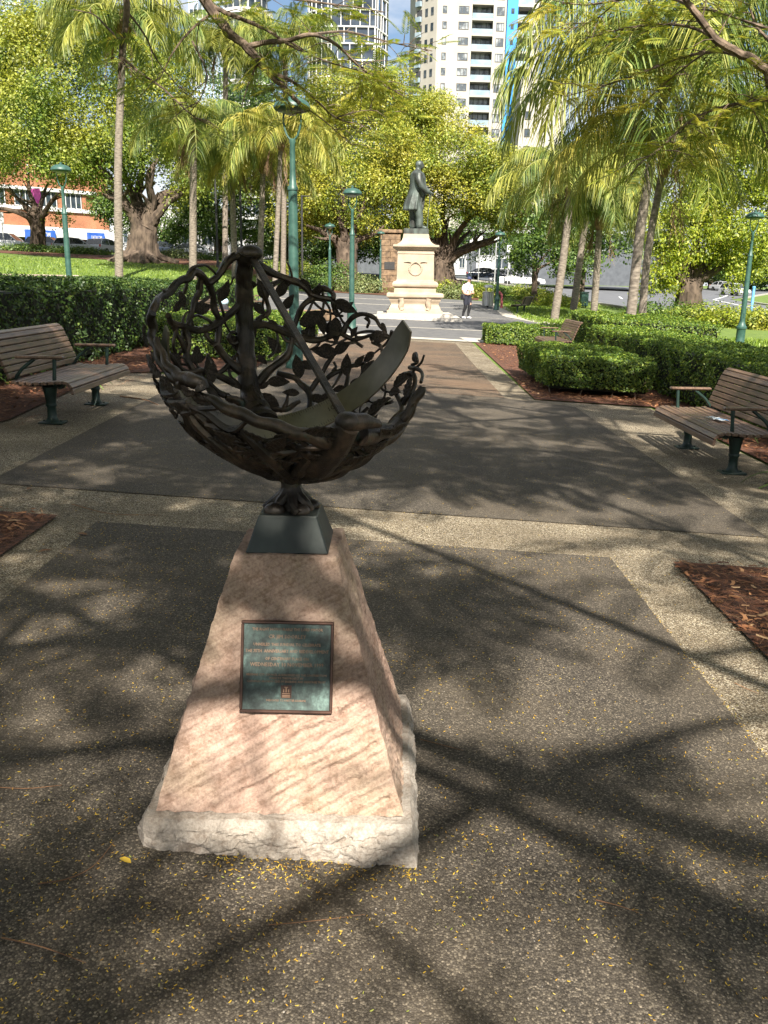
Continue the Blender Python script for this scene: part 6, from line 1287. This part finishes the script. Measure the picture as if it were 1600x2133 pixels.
for k in range(7): W_.box('shop_pier', ln*(.06+.145*k), ln*(.06+.145*k)+.35, zz(2.4), zz(5.54), -.6, -.3, M['brick' if k % 2 else 'white'])
for x0_, x1_, nm in ((.395*ln, .585*ln, .95), (.80*ln, .915*ln, .6)):
    a = W_.box('shop_sign', x0_, x1_, zz(5.25), zz(6.35), -2.0, -1.62, M['sign_blue'], bev=.02); V_, F_ = text_mesh('DATACOM', nm, .01, 2, space=.95); V_ = V_.copy(); V_[:, 0] *= min(1, (x1_-x0_)*.62/(V_[:, 0].max()-V_[:, 0].min())) if True else 1
    V_[:, 0] -= (V_[:, 0].max()+V_[:, 0].min())/2; V_[:, 1] -= (V_[:, 1].max()+V_[:, 1].min())/2
    Q = [W_.o+W_.R @ np.array([(x0_+x1_)/2+v_[0], -2.03-v_[2], zz(5.8)+v_[1]]) for v_ in V_]; MB().add(Q, F_).build('sign_lettering', M['white'], a)
# white house behind the lawn
p = at(455, 560, 112); base = np.array([p[0], 112, zg(p[0], 112)-.3]); t = thing('white_house', 'white gabled house with garage behind the left palms', 'house', base); W_ = Wall(t, base, 0, base)
MB().box((-3, 3, 1.6), (9, 6, 3.2)).build('wall', M['white'], t); MB().prism([(-8, -.4, 3.2), (2, -.4, 3.2), (-3, -.4, 5.0)], (0, 7, 0)).build('roof', M['pole_grey'], t, fix=True)
MB().prism([(-7.2, -.02, 3.21), (1.2, -.02, 3.21), (-3, -.02, 4.72)], (0, -.25, 0)).build('gable', M['white'], t, fix=True)
for x in (-6, -3.4, -.8): W_.window(x, x+1.3, 1.1, 2.5, M['white'], M['glass'], 2)
MB().box((6.0, 4, 1.4), (7, 5, 2.8)).build('garage', M['white'], t); MB().box((6.0, 4, 2.9), (7.6, 5.6, .2)).build('garage_roof', M['pole_grey'], t)
for x in (3.4, 4.6, 5.8, 7.0, 8.4): MB().box((x, 1.3, 1.4), (.22, .22, 2.8)).build('post', M['white'], t)
p = at(350, 545, 108); base = np.array([p[0], 108, zg(p[0], 108)]); t = thing('white_building', 'low plain white building behind the huge fig', 'building', base); W_ = Wall(t, base, 0, base); MB().box((0, 4, 2.2), (13, 8, 6)).build('wall', M['white'], t); MB().box((0, 4, 5.3), (13.3, 8.3, .3)).build('parapet', M['pole_grey'], t)
for r in range(1):
    for k in range(5): W_.window(-5.8+2.5*k, -4.6+2.5*k, 1.2+2.8*r, 2.7+2.8*r, M['pole_grey'], M['glass'], 2)
# long grey shopfront across the road on the right
M['slate'] = pm('slate_render', (.06, .068, .08), (.09, .10, .115), 1.5, .8)
p = at(1000, 570, 124); base = np.array([p[0], 124, zg(p[0], 124)-.2]); t = thing('grey_building', 'long slate-grey building with pale panels across the road', 'building', base); W_ = Wall(t, base, 0, base); MB().box((0, 5, 3.2), (52, 10, 6.8)).build('wall', M['slate'], t); MB().box((0, 5, 6.7), (52.6, 10.6, .35)).build('parapet', M['pole_grey'], t)
for x0_, x1_ in ((-4.2, -1.9), (-.6, 4.1)): W_.box('white_panel', x0_, x1_, .9, 3.6, -.12, -.01, M['pole_grey']); W_.window(x0_+(x1_-x0_)*.55, x1_-.25, 1.8, 3.2, M['pole_grey'], M['glass'], 2).location.y -= .13
for k in range(9): W_.window(-24+5.5*k, -21.5+5.5*k, 4.4, 5.9, M['pole_grey'], M['glass'], 3)
# cream apartment tower with the blue stair strip
M['cream'] = pm('cream_render', (.34, .32, .285), (.40, .378, .342), .4, .8); M['cream_side'] = M['cream']; M['tower_blue'] = pm('bright_blue_render', (.02, .22, .62), (.03, .27, .70), .6, .6); M['frame_dark'] = pm('dark_window_frame', (.04, .04, .045), (.07, .07, .075), 4, .5); M['curtain_glass'] = pm('curtained_glass', (.07, .085, .10), (.34, .36, .37), .55, .12, spec=.7, lo=.45, hi=.6, sc=(1, 1, 1)); M['rail_glass'] = pm('balcony_glass', (.20, .27, .33), (.30, .38, .44), .5, .1, spec=.7)
YT = 185.; sT = YT/FPX; pT = at(895, 570, YT); base = np.array([pT[0], YT, 1.5]); t = thing('apartment_tower', 'tall cream apartment tower with a bright blue vertical strip', 'tower', base); W_ = Wall(t, base, .06, base)
FH = 26.4*sT; nF = 26; X = lambda px: (px-895)*sT
zt = nF*FH
W_.box('wall', 0, X(1026), 0, zt, 1.9, 22, M['cream'])
for (a, b_) in ((0, X(961)), (X(1001), X(1026))): W_.box('wall_panel', a, b_, 0, zt, 0, 1.9, M['cream'])
W_.box('blue_strip', X(1026), X(1046), 0, zt+2, -.7, 8, M['tower_blue']); W_.box('wing_wall', X(1046), X(1088), 0, zt-3, 3.2, 16, M['cream']); W_.box('wing_corner', X(1076), X(1092), 0, zt-3, .8, 3.19, M['cream'])
# chamfered left flank
fl = Wall(t, base, -.95, base); fl.o = np.array([0, 0, 0.]); fl.R = rotz(.06+PI-.95); wl = 7.0
fl.box('flank_wall', .02, wl, 0, zt, -6, -.02, M['cream']) if False else None
b = MB(); q0 = W_.R @ np.array([0, 0, 0]); q1 = W_.R @ np.array([-X(895+37), 4.6, 0]); q2 = W_.R @ np.array([-X(895+40), 14, 0]); q3 = W_.R @ np.array([0, 14, 0])
b.prism([q0+[0, 0, 0.], q3, q2, q1], (0, 0, zt)).build('flank_wall', M['cream'], t, fix=True)
fd = norm(q1-q0); fnm = np.array([fd[1], -fd[0], 0]); fnm = fnm if fnm[1] < 0 else -fnm; Lf = np.linalg.norm(q1-q0)
FR = np.stack([-fd, -fnm, [0, 0, 1]], 1)
for i in range(5, nF):
    z = i*FH
    if z-(0)+1.5 > 70: break
    W_.window(X(905), X(913.5), z+.9, z+2.2, M['frame_dark'], M['curtain_glass'], 1, fw=.10); W_.window(X(935.5), X(955), z+.9, z+2.25, M['frame_dark'], M['curtain_glass'], 3, fw=.10)
    # recessed balcony
    W_.box('balcony_slab', X(961), X(1001), z-.12, z+.22, -.05, 1.89, M['cream']); bd_ = W_.box('balcony_door', X(962), X(1000), z+.23, z+FH-.14, 1.6, 1.7, M['curtain_glass'])
    for k in range(5): xx = X(962)+(X(1000)-X(962))*k/4; W_.box('mullion', xx-.05, xx+.05, z+.23, z+FH-.14, 1.5, 1.59, M['frame_dark'], bd_)
    W_.box('balcony_rail', X(961.5), X(1000.5), z+.24, z+1.15, -.02, .03, M['rail_glass'])
    W_.window(X(1007), X(1022), z+.8, z+2.3, M['frame_dark'], M['curtain_glass'], 3, fw=.10)
    o = MB().box(W_.o+W_.R @ np.array([X(1036), -.73, z+1.5]), (.62, .06, .9), W_.R).build('window', M['glass'], t)
    W_.box('balcony_slab', X(1046), X(1076), z-.14, z+.24, .3, 3.19, M['cream']); W_.box('balcony_rail', X(1047), X(1075.5), z+.25, z+1.2, .32, .37, M['rail_glass']); W_.box('balcony_door', X(1047), X(1075), z+.26, z+FH-.15, 3.05, 3.18, M['curtain_glass'])
    W_.window(X(1079), X(1088), z+.8, z+2.2, M['frame_dark'], M['curtain_glass'], 2, fw=.1).location.y += .8
    for f_ in (.22, .48):
        c = q0+(q1-q0)*f_+fnm*.02+np.array([0, 0, z+1.45]); w_ = MB().box(c, (Lf*.12, .06, 1.4), FR).build('window', M['glass'], t)
    c = q0+(q1-q0)*.80+fnm*.05+np.array([0, 0, z+1.2]); MB().box(c, (Lf*.22, .1, 2.0), FR).build('balcony_shade_panel', M['frame_dark'], t); c = q0+(q1-q0)*.80+fnm*.35+np.array([0, 0, z+.5]); MB().box(c, (Lf*.22, .5, .9), FR).build('balcony_rail', M['rail_glass'], t)  # solid dark panel stands in for the shaded balcony recess
p = at(1100, 560, 175); base = np.array([p[0], 175, 1.0]); t = thing('annex_building', 'pale lower block with small square windows right of the cream tower', 'building', base); W_ = Wall(t, base, .05, base); MB().box((1.0, 8, 18.5), (8.5, 16, 37)).build('wall', M['cream'], t)
for r in range(11):
    for x in (-2.2, .6, 3.2): W_.window(x, x+1.1, 3+r*3.0, 4.4+r*3.0, M['frame_dark'], M['glass'], 1, fw=.12)
# dark glass tower with white curved frames
YD = 150.; sD = YD/FPX; p = at(640, 570, YD); base = np.array([p[0], YD, 1.5]); t = thing('glass_tower', 'dark glass tower with white curved floor frames', 'tower', base); wd = 152*sD; R0 = 4.0
def plan(off):
    P = [(R0-R0*math.cos(a)*1.0-off*math.cos(a), R0-R0*math.sin(a)-off*math.sin(a)) for a in np.linspace(0, PI/2, 7)]
    P = [(-off+R0*(1-math.cos(a)) + off*(1-math.cos(a)), R0*(1-math.sin(a))-off*math.sin(a)) for a in np.linspace(0, PI/2, 7)]
    return P+[(wd*.86, -off), (wd+off, 5)]+[(wd+off, 18), (-off, 18)]
FHd = 22.0*sD*1.3
M['tower_glass'] = pm('tower_glass', (.012, .016, .024), (.06, .08, .11), .35, .06, spec=.9)
MB().prism([(x, y, 0) for x, y in plan(-.15)], (0, 0, 70)).build('glass_body', M['tower_glass'], t, fix=True)
pp = plan(0); seg = [np.array([x, y, 0]) for x, y in pp[:9]]
for i in range(8, int(66/FHd)+1):
    z = i*FHd; fl_ = MB().prism([(x, y, z) for x, y in plan(.18)], (0, 0, .20)).build('floor_edge', M['white'], t, fix=True)
    g = random.Random(i); dist = 0
    for a, b_ in zip(seg[:-1], seg[1:]):
        l_ = np.linalg.norm(b_-a); x = 0 if l_ > 3 else l_*.5
        while x < l_: q = a+(b_-a)*x/l_; MB().box((q[0], q[1]-.05, z+.2+(FHd-.2)/2), (.13, .30, FHd-.21)).build('mullion', M['white'], fl_); x += g.choice((1.0, 1.5, 1.9)) if l_ > 3 else 9
for k, z in enumerate((70,)): MB().prism([(x, y, z+.01) for x, y in plan(.2)], (0, 0, .5)).build('roof_slab', M['white'], t, fix=True)
# blue-grey ribbed tower and white curved balconies far left of it
p = at(470, 560, 210); base = np.array([p[0], 210, 1.]); t = thing('ribbed_tower', 'blue-grey ribbed office tower at the top left', 'tower', base); M['blue_grey'] = pm('blue_grey_cladding', (.22, .29, .40), (.32, .40, .52), .5, .35)
MB().box((0, 8, 45), (13, 16, 90)).build('wall', M['blue_grey'], t)
for k in range(14): MB().box((-6.2+k*.95, -.25, 45), (.16, .5, 90)).build('fin', M['white'], t)
for k in range(9): MB().box((0, -.04, 30+k*6.5), (12.8, .1, 1.6)).build('window', M['glass'], t)
p = at(525, 560, 190); base = np.array([p[0], 190, 1.]); t = thing('balcony_tower', 'pale tower with round white balconies beside the ribbed tower', 'tower', base); MB().lathe([(4.2, 0), (4.2, 70)], 24).build('wall', M['pole_grey'], t, smooth=True)
for k in range(14):
    z = 12+k*4.2; s_ = MB().lathe([(4.3, z), (5.3, z), (5.3, z+.9), (5.15, z+.9), (5.1, z+.3), (4.3, z+.3)], 28).build('balcony', M['white'], t, smooth=True)
    for q in range(7): a = -PI*.15-q*.35; MB().box((4.22*math.cos(a), 4.22*math.sin(a), z+2.2), (.08, 1.1, 2.2), rotz(a)).build('window', M['glass'], t)
p = at(72, 560, 200); base = np.array([p[0], 200, 1.]); t = thing('slim_tower', 'slim pale glass tower at the upper left edge', 'tower', base); MB().box((0, 4, 35), (3.2, 8, 72)).build('wall', M['rail_glass'], t)
for s in (-1, 1): MB().box((s*1.65, -.1, 35), (.35, .5, 72)).build('edge_fin', M['white'], t)
for k in range(22): MB().box((0, -.06, 5+k*3.1), (2.9, .14, .5)).build('spandrel', M['white'], t)
